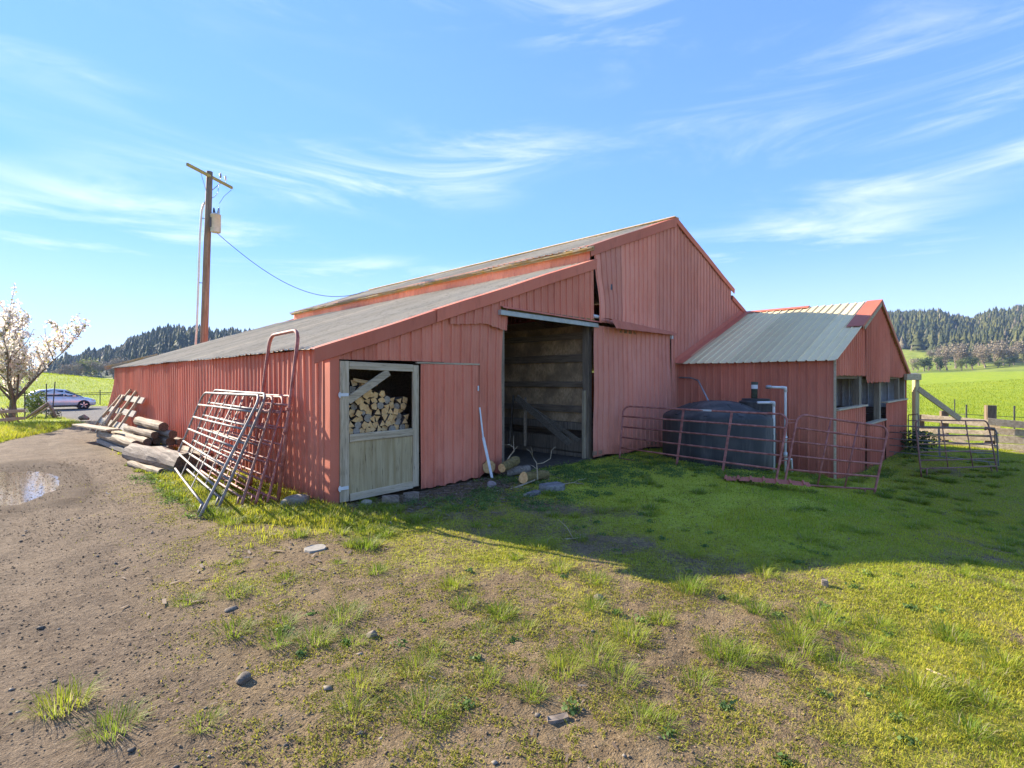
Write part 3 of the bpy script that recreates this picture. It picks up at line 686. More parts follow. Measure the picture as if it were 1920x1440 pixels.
fl = MB().box((9.1, 13.4, 0.0), (3.0, 11.1, 0.04)).build('dirt_floor', m_plain('barn litter floor', (0.06, 0.045, 0.03), (0.12, 0.09, 0.06), 9, 0.95, 0, 0.8), barn)
# half door
hdoor = wall_part('half_door'); yd = Y0-0.035
def dbar(name, a, b, w, mat): return MB().bar((a[0], yd, a[1]), (b[0], yd, b[1]), 0.045, w, (0, 0, 1) if abs(b[0]-a[0]) > 0.05 else (1, 0, 0), jit=0.002).build(name, mat, hdoor)
dbar('stile', (3.985, 0.05), (3.985, 2.30), 0.15, WOODG); dbar('stile', (5.345, 0.10), (5.345, 2.26), 0.125, WOODG)
dbar('top_rail', (4.065, 2.235), (5.28, 2.205), 0.125, PALEWOODX)
dbar('middle_rail', (4.07, 1.055), (5.28, 1.075), 0.125, WOODGX)
dbar('bottom_rail', (4.08, 0.10), (5.28, 0.135), 0.12, PALEWOODX)
MB().bar((4.05, yd+0.006, 1.66), (4.80, yd+0.006, 2.13), 0.04, 0.13, jit=0.002).build('brace', WOODGX, hdoor)
MB().box((4.68, yd+0.01, 0.57), (1.215, 0.02, 0.86)).build('plywood_panel', PLYWOOD, hdoor)
for z in (1.76, 0.27):
    MB().box((3.96, yd-0.03, z), (0.17, 0.012, 0.05)).tube([(3.895, yd-0.035, z-.045), (3.895, yd-0.035, z+.045)], 0.013, 8).build('hinge', GALV, hdoor)

# ------------------------------------------------------------------ side shed (gabled wing)
WX0, WX1, WXM, WY = 15.10, 25.80, 20.35, 3.54
def z_w(x): return 4.55 - abs(x - WXM)*(0.383 if x < WXM else 0.425)
shed = empty('shed', (WX0, WY, -0.6), 'gabled red metal shed with cream roof joined to the barn front', 'shed')
sw = wall_part('side_wall', shed)
sheets('siding_panel', sw, RED, (WX0, 0, 0), UY, UZ, NL, WY+0.02, Y0-0.02, lambda u: zh(WX0, u)-0.02, const(2.50), nv=6, warp=wr(7))
gw = wall_part('gable_wall', shed); go = (0, WY, 0)
rg = lambda b, a=0.02: (lambda u: b + a*math.sin(u*13) + a*0.6*math.sin(u*29))
sheets('siding_panel', gw, RED, go, UX, UZ, NF, WX0, 18.55, rg(2.11, .012), lambda u: z_w(u)-0.03, nv=4, warp=wr(3))
sheets('siding_panel', gw, RED, go, UX, UZ, NF, 18.5, 22.1, lambda u: 1.92 + 0.02*math.sin(u*13) + 0.22*ss(18.75, 18.5, u), lambda u: z_w(u)-0.03, nv=6, warp=lambda u, v: 0.02*math.sin(u*3)*ss(3, 2, v) + 0.015, off=0.01)
sheets('siding_panel', gw, RED, go, UX, UZ, NF, 22.1, WX1, rg(2.10, .012), lambda u: z_w(u)-0.03, nv=4, warp=wr(5))
sheets('siding_panel', gw, RED, go, UX, UZ, NF, 15.30, 18.52, lambda u: zh(u, WY)-0.02, const(1.20), nv=4, warp=wr(6))
sheets('siding_panel', gw, RED, go, UX, UZ, NF, 18.72, 21.42, lambda u: zh(u, WY)-0.02, const(0.62), nv=4, warp=wr(8))
sheets('siding_panel', gw, RED, go, UX, UZ, NF, 21.66, 25.66, lambda u: zh(u, WY)-0.02, const(1.20), nv=4, warp=wr(9))
for a, b, z in ((15.28, 18.56, 1.225), (18.70, 21.44, 0.645), (21.64, 25.70, 1.225)):
    MB().bar((a, WY+0.03, z), (b, WY+0.03, z+0.01), 0.20, 0.05, jit=0.003).build('sill_board', PALEWOODX, shed)
for x, w in ((15.22, 0.14), (18.2, 0.30), (21.05, 0.26), (25.72, 0.16)):
    MB().box((x, WY+0.14, 0.75), (w, 0.16, 2.9)).build('post', POSTWOOD, shed)
MB().box((24.6, WY+0.14, 0.75), (0.16, 0.14, 2.9)).build('post', POSTWOOD, shed)
MB().box((WX0-0.02, WY-0.015, 0.97), (0.035, 0.05, 3.06)).build('corner_trim', PALEWOODX, shed)
MB().box((20.4, WY+0.14, 2.12), (10.4, 0.10, 0.18)).build('header_beam', DARKWOOD, shed)
sheets('siding_panel', shed, GALV, (WX1, 0, 0), UY, UZ, NL, WY+0.05, Y0-0.02, const(0.55), const(2.30), nv=2, warp=wr(2))
sheets('siding_panel', shed, RED, (WX1+0.03, 0, 0), UY, UZ, (1, 0, 0), WY, Y0-0.02, const(-1.0), const(2.28), nv=2)
for z, h in ((0.75, 0.28), (0.45, 0.26), (0.12, 0.3), (-.25, .3)): MB().bar((WX1-0.10, WY+.2, z), (WX1-0.10, Y0-.05, z), 0.05, h).build('inner_plank', DARKWOOD, shed)
for z in (0.35, 0.95): MB().bar((15.3, 6.0, z), (25.6, 6.0, z), 0.05, 0.22).build('stall_rail', DARKWOOD, shed)
for x in (18.2, 21.6): MB().box((x, 6.0, 0.7), (0.16, 0.16, 2.9)).build('inner_post', POSTWOOD, shed)
rt = MB()
roof('shed_roof', WX0-0.17, z_w(WX0-0.17), WXM, z_w(WXM), WY-0.10, Y0-0.02, ROOF2, 0.012, shed, 0.026)
roof('shed_roof', WX1+0.25, z_w(WX1+0.25), WXM, z_w(WXM), WY-0.10, Y0-0.02, ROOF2, 0.012, shed, 0.026)
MB().add([(WXM-0.20, WY+2.0, z_w(WXM-0.2)+0.045), (WXM, WY+2.0, z_w(WXM)+0.06), (WXM+0.20, WY+2.0, z_w(WXM+.2)+0.045), (WXM-0.20, Y0-.02, z_w(WXM-.2)+0.045), (WXM, Y0-.02, z_w(WXM)+0.06), (WXM+0.20, Y0-.02, z_w(WXM+.2)+0.045)], [(0, 1, 4, 3), (1, 2, 5, 4)]).build('ridge_cap', REDTRIM, shed)
def srake(x0, x1, wtop, wfront, name='rake_trim', mat=None):
    vs = []
    for i in range(7):
        x = x0 + (x1-x0)*i/6; z = z_w(x)
        vs += [(x, WY+wtop-0.12, z+0.047), (x, WY-0.13, z+0.05), (x, WY-0.125, z-wfront)]
    return MB().add(vs, [(i*3+k, (i+1)*3+k, (i+1)*3+k+1, i*3+k+1) for i in range(6) for k in range(2)]).build(name, mat or REDTRIM, shed)
srake(17.6, WXM, 0.42, 0.03); srake(WXM, WX1+0.28, 0.25, 0.10)
MB().bar((17.9, WY-0.10, z_w(17.9)-0.10), (WXM, WY-0.10, z_w(WXM)-0.09), 0.03, 0.13).build('barge_board', WOODGX, shed)
# flashing where the shed roof meets the barn gable
fv = []
for i in range(9):
    x = WX0-0.22 + (WXM-WX0+0.22)*i/8; z = z_w(x)
    fv += [(x, Y0-0.035, z+0.20), (x, Y0-0.05, z+0.05), (x, Y0-0.30, z+0.045)]
MB().add(fv, [(i*3+k, (i+1)*3+k, (i+1)*3+k+1, i*3+k+1) for i in range(8) for k in range(2)]).build('flashing', REDTRIM, shed)

# ------------------------------------------------------------------ stock panels and gates
def lerp4(BL, BR, TL, TR):
    BL, BR, TL, TR = map(Vector, (BL, BR, TL, TR))
    return lambda u, v: BL.lerp(BR, u).lerp(TL.lerp(TR, u), v)
def panel(name, BL, BR, TL, TR, label, mat, group=None, nb=5, ups=(0.33, 0.66), r=0.022, legs=0.12, flat_up=True, rc=0.10, sag=0.012, loop=None):
    """tubular stock panel: bent outer frame, level rails, uprights, feet"""
    S = lerp4(BL, BR, TL, TR); root = empty(name, S(0.5, 0.0), label, 'livestock panel', group)
    L = (S(1, 0)-S(0, 0)).length; Hh = (S(0, 1)-S(0, 0)).length; cu = rc*Hh/L*1.3; cv = rc*1.3
    lv = legs/Hh
    path = [S(0, -lv), S(0, 0), S(0, 0.5), S(0, 1-cv)]
    for k in range(1, 6): a = math.pi/2*k/6; path.append(S(cu*(1-math.cos(a)), 1-cv+cv*math.sin(a)))
    path += [S(cu, 1), S(0.35, 1) - Vector((0, 0, sag*.4)), S(0.65, 1)-Vector((0, 0, sag*.3)), S(1-cu, 1)]
    for k in range(1, 6): a = math.pi/2*k/6; path.append(S(1-cu+cu*math.sin(a), 1-cv+cv*math.cos(a)))
    path += [S(1, 1-cv), S(1, 0.5), S(1, 0), S(1, -lv)]
    MB().tube(path, r, 8).build('frame', mat, root, True)
    for i in range(nb):
        v = i/nb; m = Vector((random.uniform(-sag, sag), random.uniform(-sag, sag), random.uniform(-sag, sag*.5)))
        MB().tube([S(0, v), S(0.33, v)+m*.7, S(0.66, v)+m, S(1, v)], r*0.86, 8).build('rail', mat, root, True)
    nrm = (S(1, 0)-S(0, 0)).cross(S(0, 1)-S(0, 0)).normalized()
    for u in ups:
        off = nrm*(r*0.2)
        if flat_up: MB().bar(S(u, -0.005)+off, S(u, 1.0)+off, 0.012, 0.055, (S(1, 0)-S(0, 0)).normalized()).build('upright', mat, root)
        else: MB().tube([S(u, 0), S(u, 1)], r*0.72, 8).build('upright', mat, root, True)
    for s in (0, 1):
        d = (S(1, 0)-S(0, 0)).normalized()*(1 if s == 0 else -1); b = S(s, -lv); q = S(s, 0)
        MB().tube([q + d*0.24, q + d*0.22 + (b-q)*0.5, q + d*0.20 + (b-q)*1.0], r*0.8, 8).build('leg', mat, root, True)
    return root
def G(px, py, z=None, d=None):
    """ground point by bearing"""
    if d is None:
        z = -0.2 if z is None else z; d = (2.0 - z)*975/(py-712)
    p = at(px, py, d); return p
# right: long panel in front of the tank, short panel hinged to it
a0 = Vector((11.18, 7.35, 0.02)); a1 = Vector((11.55, 3.78, -0.16))
pnl = panel('livestock_panel', a0, a1, a0+Vector((0.34, 0.10, 1.30)), a1+Vector((0.42, -0.12, 1.42)), 'long leaning red tube panel in front of the black water tank', GATE_RED, nb=5, ups=(0.41, 0.70), r=0.024, legs=0.17)
MB().box(lerp4(a0, a1, a0+Vector((0.34, 0.10, 1.30)), a1+Vector((0.42, -0.12, 1.42)))(0.545, 1.0) + Vector((-0.022, 0, 0)), (0.012, 0.30, 0.04)).build('maker_plate', PVC, pnl)
b0 = Vector((11.72, 3.66, -0.17)); b1 = Vector((13.30, 2.36, -0.33))
panel('livestock_panel', b0, b1, b0+Vector((0.40, -0.14, 1.44)), b1+Vector((0.46, -0.16, 1.30)), 'short red tube panel leaning between tank and shed corner', GATE_RED, nb=5, ups=(0.36, 0.66), r=0.024, flat_up=False, legs=0.17)
for k, t in enumerate((0.35, 0.62, 0.90)):
    p = a1 + Vector((0.42, -0.12, 1.42))*t
    MB().tube([p + Vector((0.0, 0.0, -.04)), p + Vector((0.16, -0.12, -.03)), p + Vector((0.16, -0.12, .03)), p + Vector((0, 0, .04))], 0.012, 6).build('hinge_link', GATE_RED, pnl)
# far right: rust panel standing free, grey panel behind it, small grey gate by the shed
c0 = at(1726, 868, 14.4); c1 = at(1868, 866, 15.2)
panel('livestock_panel', (c0.x, c0.y, -0.46), (c1.x, c1.y, -0.52), tuple(at(1716, 787, 14.6)), tuple(at(1852, 789, 15.4)), 'rust brown tube panel standing free on the grass at right', GATE_RUST, nb=6, ups=(0.35, 0.68), r=0.021, flat_up=False, legs=0.22)
d0 = at(1663, 833, 18.2); d1 = at(1872, 868, 16.4)
panel('livestock_panel', (d0.x, d0.y, -0.50), (d1.x, d1.y, -0.62), tuple(at(1663, 798, 18.2)+Vector((0, 0, .0))), tuple(at(1868, 803, 16.4)), 'grey tube panel just behind the rust brown panel', GATE_GREY, nb=4, ups=(0.5,), r=0.02, legs=0.10)
e0 = at(1703, 832, 20.5); e1 = at(1722, 838, 18.4)
panel('livestock_panel', e0, e1, at(1703, 778, 20.5), at(1722, 776, 18.4), 'narrow grey gate folded back beside the yellow post', GATE_GREY, nb=5, ups=(0.5,), r=0.018, legs=0.08, flat_up=False)

# left: stack of panels leaned on the side wall
stk = [  # near foot, far foot, near top, far top, material, label
    ((2.20, 8.55, 0.14), (2.72, 12.9, 0.18), (3.18, 9.10, 1.74), (3.22, 12.6, 1.72), GATE_GREY, 'outermost bare grey panel leaning on the stack by the side wall'),
    ((2.50, 8.80, 0.16), (2.86, 12.7, 0.18), (3.30, 9.16, 1.76), (3.36, 12.4, 1.78), GATE_GREY, 'second grey panel in the stack, just behind the outermost'),
    ((2.78, 8.72, 0.14), (3.02, 12.3, 0.16), (3.42, 9.16, 1.70), (3.48, 12.2, 1.72), GATE_RUST, 'rusty panel in the middle of the leaning stack'),
    ((2.95, 8.62, 0.14), (3.14, 12.2, 0.14), (3.52, 8.98, 1.70), (3.58, 12.1, 1.70), GATE_RED, 'faded red panel in the leaning stack, second from the wall'),
    ((3.12, 8.60, 0.14), (3.28, 12.0, 0.14), (3.60, 8.84, 1.72), (3.64, 11.9, 1.72), GATE_RED, 'faded red panel in the leaning stack, nearest the wall')]
for bl, br, tl, tr, m, lb in stk:
    panel('livestock_panel', bl, br, tl, tr, lb, m, 'panels leaned on the side wall', nb=6, ups=(0.36, 0.68), r=0.023, legs=0.16)
def arch(name, near, far, ntop, ftop, label, mat):
    near, far, ntop, ftop = map(Vector, (near, far, ntop, ftop)); root = empty(name, near.lerp(far, .5), label, 'gate frame')
    S = lerp4(near, far, ntop, ftop); c = 0.07; cu = c*2.2
    p = [S(0, 0), S(0, .5), S(0, 1-c)] + [S(cu*(1-math.cos(a)), 1-c+c*math.sin(a)) for a in (0.4, 0.8, 1.2)] + [S(cu, 1), S(1-cu, 1)] + [S(1-cu+cu*math.sin(a), 1-c+c*math.cos(a)) for a in (0.4, 0.8, 1.2)] + [S(1, 1-c), S(1, .5), S(1, 0)]
    MB().tube(p, 0.030, 10).build('bow', mat, root, True)
    for v in (0.02, 0.56): MB().tube([S(0, v), S(1, v)], 0.022, 8).build('crossbar', mat, root, True)
    for v in (0.22, 0.40, 0.54): MB().box(S(0, v)+Vector((-.03, 0, 0)), (0.05, 0.06, 0.045)).build('hinge_lug', mat, root)
arch('bow_gate_frame', (3.22, 8.50, 0.02), (3.24, 9.85, 0.02), (3.56, 8.50, 2.82), (3.58, 9.80, 2.80), 'tall rust red bow gate frame rising above the stacked panels to the eave', GATE_RED)

# old timber rack leaning at the far end of the side wall
rk = empty('timber_rack', (3.2, 24.0, 0), 'grey timber rack leaning on the far end of the side wall', 'rack')
RS = lerp4((2.75, 26.3, 0.0), (2.95, 21.6, 0.0), (3.62, 25.4, 1.38), (3.62, 21.2, 1.36))
for v in (0.30, 0.62, 0.95): MB().bar(RS(0.0, v), RS(1.05, v), 0.05, 0.22, (0.5, 0, 1), jit=.004).build('board', WOODGY, rk)
for u, t in ((0.02, 1.0), (0.26, 1.18), (0.56, 1.16), (0.86, 1.05)):
    MB().bar(RS(u, 0), RS(u, t)+Vector((-.03, 0, 0)), 0.10, 0.12, (0, 1, 0), jit=.006).build('upright', WOODG, rk)
MB().tube([RS(0.25, 1.0)+Vector((-.1, 0, 0)), RS(0.45, .5)+Vector((-.16, 0, 0)), RS(0.62, 0)+Vector((-.2, 0, 0))], [.06, .07, .07], 8, rj=.1).build('pole', LOGPALE, rk, True)
MB().bar(RS(0.62, 0)+Vector((-.12, 0, 0)), RS(0.70, .6)+Vector((-.1, 0, 0)), 0.09, 0.06, (0, 1, 0)).build('loose_slat', WOODG, rk)

def log(p0, p1, r0, r1, label, mats, group=None, n=12, name='log'):
    p0 = Vector(p0); p1 = Vector(p1); m = 6
    pts = [p0.lerp(p1, k/m) + (Vector((random.uniform(-.01, .01), 0, random.uniform(-.012, .012))) if 0 < k < m else Vector((0, 0, 0))) for k in range(m+1)]
    rs = [(r0 + (r1-r0)*k/m)*random.uniform(.95, 1.05) for k in range(m+1)]
    c = p0.lerp(p1, .5); c.z = min(p0.z, p1.z) - max(r0, r1)
    o = MB().tube(pts, rs, n, True, 0, 1, rj=.09).build(name, mats, None, False, loc=c)
    return tag(o, label, 'log', group)
BK = [BARK, LOGEND]; PL = [LOGPALE, LOGEND]
log((2.42, 15.4, 0.23), (2.92, 12.55, 0.21), 0.23, 0.26, 'thick grey barked log lying beside the stacked panels', BK, n=18)
log((2.25, 14.7, 0.07), (2.52, 12.9, 0.06), 0.07, 0.08, 'thin pale pole lying in the grass along the thick log', PL)
log((3.05, 14.6, 0.12), (3.18, 12.2, 0.12), 0.13, 0.13, 'pale log between the thick log and the wall, lower one', PL)
log((3.38, 14.5, 0.16), (3.45, 12.4, 0.15), 0.14, 0.14, 'pale log lying closest to the side wall', PL)
log((3.2, 14.2, 0.34), (3.3, 12.6, 0.33), 0.11, 0.12, 'pale log resting on top of the two by the wall', PL)
pg = 'timber pile along the side wall'
for (p0, p1, r0, r1, lb, mt) in (
    ((2.35, 19.8, 0.42), (2.60, 16.2, 0.40), .12, .13, 'pale split log on the outer edge of the timber pile', PL),
    ((2.66, 19.9, 0.44), (2.88, 16.4, 0.43), .11, .12, 'brown log second from the outside on the timber pile', PL),
    ((2.95, 20.0, 0.45), (3.12, 16.5, 0.44), .12, .13, 'log in the middle of the timber pile', BK),
    ((3.22, 19.8, 0.42), (3.34, 16.1, 0.42), .12, .13, 'log near the wall in the timber pile', BK),
    ((3.48, 19.8, 0.42), (3.55, 16.0, 0.40), .11, .12, 'log touching the wall in the timber pile', BK),
    ((2.80, 18.8, 0.66), (3.02, 16.3, 0.64), .10, .11, 'short brown log laid across the upper layer of the pile', PL),
    ((3.10, 18.6, 0.68), (3.35, 15.9, 0.66), .12, .12, 'upper log whose dark end faces the yard', BK),
    ((3.06, 18.7, 0.90), (3.20, 16.2, 0.88), .15, .14, 'thick pale log on the very top of the timber pile', PL),
    ((2.80, 19.6, 0.16), (2.90, 16.2, 0.16), .15, .15, 'dark log at the bottom of the pile', BK),
    ((3.15, 19.6, 0.16), (3.25, 15.9, 0.16), .15, .15, 'dark bottom log beside the wall', BK)):
    log((p0[0], p0[1], p0[2]*.86), (p1[0], p1[1], p1[2]*.86), r0*.86, r1*.86, lb, mt, pg)
for k, (y0, y1, x, z) in enumerate(((20.6, 16.4, 2.42, 0.10), (20.8, 16.6, 2.44, 0.26))):
    o = MB().bar((x, y0, z), (x+0.22, y1, z), 0.24, 0.14, jit=.006).build('timber_beam', [WOODGY], None, loc=(x+.1, 18.5, 0))
    tag(o, ('lower', 'upper')[k] + ' squared beam under the outer edge of the timber pile', 'beam', pg)
o = MB().bar((2.05, 22.6, 0.50), (2.46, 18.6, 0.56), 0.34, 0.05, jit=.006).build('plank', [LOGPALE], None, loc=(2.2, 20.5, 0.4)); tag(o, 'pale wide plank sticking out beyond the timber pile', 'plank', pg)

# ------------------------------------------------------------------ firewood behind the half door
def split_log(w, h, seed, round_=False):
    rd = random.Random(seed); k = 10 if round_ else rd.choice((3, 4, 4, 5)); a0 = rd.random()*6.28; pts = []
    for i in range(k):
        a = a0 + 6.283*i/k + (0 if round_ else rd.uniform(-.22, .22)); q = 0.5 if round_ else rd.uniform(.50, .57)
        pts.append((math.cos(a)*q*w, math.sin(a)*q*h))
    L = 0.38; mb = MB(); vs = [(x, 0.0, z) for x, z in pts] + [(x*.95, L, z*.95) for x, z in pts]
    mb.add(vs, [tuple(range(k))], 0); mb.add(vs, [tuple(range(2*k-1, k-1, -1))], 0)
    mb.add(vs, [(i, (i+1) % k, k+(i+1) % k, k+i) for i in range(k)], 1)
    me = bpy.data.meshes.new('firewood'); me.from_pydata(mb.v, [], mb.f)
    return me, mb.m
fw_meshes = []
for i in range(14):
    me, mi = split_log(0.125+0.03*random.random(), 0.115+0.03*random.random(), i, i in (5, 11))
    for m in (FIRE_GREY if i in (3, 5, 11) else FIRE_END, FIRE_BARK): me.materials.append(m)
    me.polygons.foreach_set('material_index', mi); fw_meshes.append(me)
def fw_top(x): return float(np.interp(x, [3.95, 4.15, 4.4, 4.6, 4.8, 5.0, 5.2, 5.4], [2.02, 2.05, 1.95, 1.84, 1.78, 1.70, 1.66, 1.62]))
z = 0.965 + 0.07; row = 0
while z < 2.1:
    x = 4.02 + (0.06 if row % 2 else 0.0)
    while x < 5.36:
        if z < fw_top(x):
            o = bpy.data.objects.new('firewood', random.choice(fw_meshes)); COL.objects.link(o)
            o.location = (x + random.uniform(-.015, .015), 8.02 + random.uniform(-.05, .05) + 0.10*(z-1.0), z + random.uniform(-.015, .015))
            o.rotation_euler = (random.uniform(-.06, .06), random.uniform(0, 6.28), random.uniform(-.10, .10))
            tag(o, 'split firewood piece stacked behind the wooden half door', 'firewood', 'split firewood behind the half door')
        x += random.uniform(0.10, 0.13)
    z += 0.10; row += 1
for k, (x, z, rz, L) in enumerate(((4.62, 1.93, 0.5, .36), (4.50, 2.0, -0.7, .4))):
    o = MB().bar((x-L/2, 8.10, z), (x+L/2, 8.06+rz*.1, z+0.02+.12*(rz > 0) - .1), 0.07, 0.06).build('kindling', [FIRE_END], None, loc=(x, 8.08, z)); tag(o, ('pale kindling stick lying across the top of the firewood', 'second kindling stick on the firewood heap under the brace')[k], 'firewood')

# ------------------------------------------------------------------ water tank, pipes
tk = empty('water_tank', (13.3, 5.77, -0.16), 'big round black plastic water tank behind the long red panel', 'water tank')
tb = -0.16; TR_ = 1.36
prof = [(0.0, tb), (TR_-.02, tb), (TR_, tb+.05), (TR_+.008, tb+.4), (TR_, tb+.43), (TR_+.01, tb+.82), (TR_, tb+.85), (TR_, tb+1.20), (TR_-.03, tb+1.26), (TR_-.28, tb+1.38), (TR_-.62, tb+1.52), (0.42, tb+1.60), (0.30, tb+1.615), (0.0, tb+1.615)]
MB().lathe(prof, (13.3, 5.77, 0), 48).build('body', TANK, tk, True)
for k in range(10):
    a = 2*math.pi*k/10 + .2; c, s_ = math.cos(a), math.sin(a)
    MB().bar((13.3+c*(TR_-.08), 5.77+s_*(TR_-.08), tb+1.285), (13.3+c*0.66, 5.77+s_*0.66, tb+1.545), 0.09, 0.03).build('dome_rib', TANK, tk)
ld = MB().lathe([(0.40, tb+1.36), (0.40, tb+1.60), (0.36, tb+1.63), (0.33, tb+1.645), (0.33, tb+1.68), (0.0, tb+1.69)], (13.72, 4.96, 0), 24).build('lid', TANK, tk)
vp = MB().tube([(13.72, 5.0, tb+1.66), (13.74, 5.0, tb+1.98), (13.75, 5.0, tb+2.10)], [0.075, 0.075, 0.085], 14).build('vent_pipe', m_plain('mossy pipe', (0.05, 0.06, 0.035), (0.10, 0.10, 0.06), 12, .8), tk, True)
MB().tube([(13.735, 5.0, tb+1.93), (13.737, 5.0, tb+2.03)], 0.0785, 14, False).build('pipe_label', PVC, vp, True)
pc = empty('standpipe', (13.35, 4.42, -0.25), 'white plastic standpipe rising in front of the tank lid', 'pipe')
MB().tube([(13.0, 4.66, 1.45), (13.28, 4.46, 1.45), (13.34, 4.42, 1.43), (13.35, 4.41, 1.36), (13.35, 4.41, -0.3)], 0.032, 10).build('pipe', PVC, pc, True)
MB().tube([(13.27, 4.47, 1.45), (13.35, 4.41, 1.45), (13.35, 4.41, 1.36)], 0.042, 10).build('elbow', PVC, pc, True)
pd = empty('standpipe', (13.9, 4.33, -0.3), 'taller white standpipe with a sideways spout near the shed wall', 'pipe')
MB().tube([(13.62, 4.62, 1.82), (13.85, 4.37, 1.81), (13.895, 4.33, 1.79), (13.9, 4.32, 1.72), (13.9, 4.32, -0.4)], 0.03, 10).build('pipe', PVC, pd, True)
MB().tube([(13.58, 4.66, 1.82), (13.66, 4.58, 1.82)], 0.045, 12).build('spout_cap', STEELP, pd, True)
MB().tube([(13.83, 4.39, 1.81), (13.9, 4.32, 1.80), (13.9, 4.32, 1.70)], 0.042, 10).build('elbow', PVC, pd, True)
for z in (0.55, 0.15): MB().tube([(13.9, 4.32, z-.05), (13.9, 4.32, z+.05)], 0.045, 10).build('coupling', PVC, pd, True)
MB().tube([(13.96, 4.30, 0.03), (14.08, 4.24, 0.02), (14.1, 4.23, -0.3)], 0.03, 8).build('side_pipe', PVC, pd, True)
cd = MB().tube([(14.98, Y0-0.12, 2.07), (15.02, 7.35, 2.06), (14.7, 6.95, 1.98), (13.75, 6.2, 1.40)], 0.024, 8).build('overflow_pipe', [STEELP], None, True, loc=(14.98, Y0-.12, 2.0))
tag(cd, 'thin grey pipe bending from the shed corner down to the tank', 'pipe')
# red sheet lying in the grass in front of the tank
rs = sheet('scrap_sheet', None, RED, (10.2, 4.3, zh(10.4, 4.5)+0.03), (0.35, -0.94, 0), (0.94, 0.35, 0.02), (0, 0, 1), 0.0, 1.5, lambda u: 0.02*math.sin(u*6), const(0.40), nv=2, warp=lambda u, v: 0.02*math.sin(u*2.2)+.02*v)
tag(rs, 'red metal scrap sheet lying in the grass before the tank', 'metal sheet')

# ------------------------------------------------------------------ fence at right
fz = -0.95
def post(name, x, y, w, top, label, mat, cat='post', rz=0.0):
    rot = Matrix.Rotation(rz, 3, 'Z'); h = top - (zh(x, y)-0.15)
    o = MB().bar((x, y, zh(x, y)-0.15), (x+random.uniform(-.03, .03), y, top), w, w, (1, .3, 0), jit=.008).build(name, [mat], None, loc=(x, y, zh(x, y))); return tag(o, label, cat)
p1 = bearing(1857, 21.75); p2 = bearing(1770, 23.0); p3 = bearing(1725, 23.5)
fence = empty('board_fence', (p1[0], p1[1], zh(*p1)), 'sun bleached wooden board fence behind the panels at right', 'fence')
def fpt(px, py, d): return at(px, py, d*1.05)
for (x, y), w, top in ((p1, 0.34, 0.93), (p2, 0.28, 0.62), (p3, 0.28, 0.42)):
    MB().bar((x, y, zh(x, y)-.15), (x+.02, y, top), w, w, (1, .3, 0), jit=.01).build('post', FENCEP, fence)
for a, b, h in (((1728, 783, 22.2), (1876, 796, 20.3), .30), ((1722, 806, 22.2), (1864, 812, 20.4), .18), ((1722, 820, 22.2), (1864, 822, 20.4), .20), ((1722, 833, 22.2), (1864, 838, 20.4), .22)):
    MB().bar(fpt(*a), fpt(*b), 0.05, h, jit=.006).build('board', FENCEW, fence)
for a, b, h in (((1852, 790, 20.4), (2010, 806, 19.0), .28), ((1866, 808, 20.4), (2010, 818, 19.0), .27), ((1866, 823, 20.4), (2010, 830, 19.0), .30), ((1866, 838, 20.4), (2010, 846, 19.0), .29), ((1866, 853, 20.4), (2010, 866, 19.0), .28)):
    MB().bar(fpt(*a), fpt(*b), 0.055, h, jit=.006).build('board', FENCEW, fence)
o = MB().bar(fpt(1842, 858, 19.9), fpt(1990, 842, 18.4), 0.05, 0.24, jit=.006).build('plank', [WOODGX], None, loc=tuple(fpt(1842, 862, 19.9))); tag(o, 'grey plank slumped diagonally against the right end of the fence', 'plank')
o = MB().bar(fpt(1750, 808, 21.7), fpt(1850, 848, 20.5), 0.05, 0.20, jit=.006).build('plank', [FENCEW], None, loc=tuple(fpt(1850, 853, 20.5))); tag(o, 'pale diagonal plank behind the rust brown panel', 'plank')
yp = empty('timber_post', (*bearing(1716, 21.0), -.8), 'tall yellowish timber post with a long diagonal brace beside the shed', 'post')
x, y = bearing(1717, 21.0)
MB().bar((x, y, -1.0), (x, y, 2.02), 0.19, 0.19, (1, -1, 0), jit=.003).build('shaft', YELW, yp)
q0 = at(1698, 707, 20.0); q1 = at(1725, 707, 21.0)
MB().bar(q0, q1, 0.10, 0.24).build('cap_beam', WOODGX, yp)
MB().bar(at(1722, 729, 20.9), at(1800, 786, 21.3), 0.06, 0.22, jit=.004).build('brace', WOODGX, yp)
# thin field fence and stakes behind
for k, (px, d, t) in enumerate(((1812, 26, 0.75), (1902, 25, 0.75), (1790, 40, .5))):
    x, y = bearing(px, d); o = MB().tube([(x, y, zh(x, y)-.2), (x, y, t)], 0.035, 6).build('fence_stake', [DARKM], None, loc=(x, y, zh(x, y))); tag(o, ('steel stake seen just over the fence boards left of the big post', 'steel stake at the far right edge over the fence', 'far thin stake in the right pasture')[k], 'fence stake')
o = MB().tube([at(1780, 776, 27), at(1812, 777, 26), at(1902, 782, 25), at(1990, 786, 24.5)], 0.014, 5).build('fence_wire', [WIRE], None, loc=tuple(at(1850, 780, 25.5))); tag(o, 'grey wire strung between the steel stakes at right', 'wire')

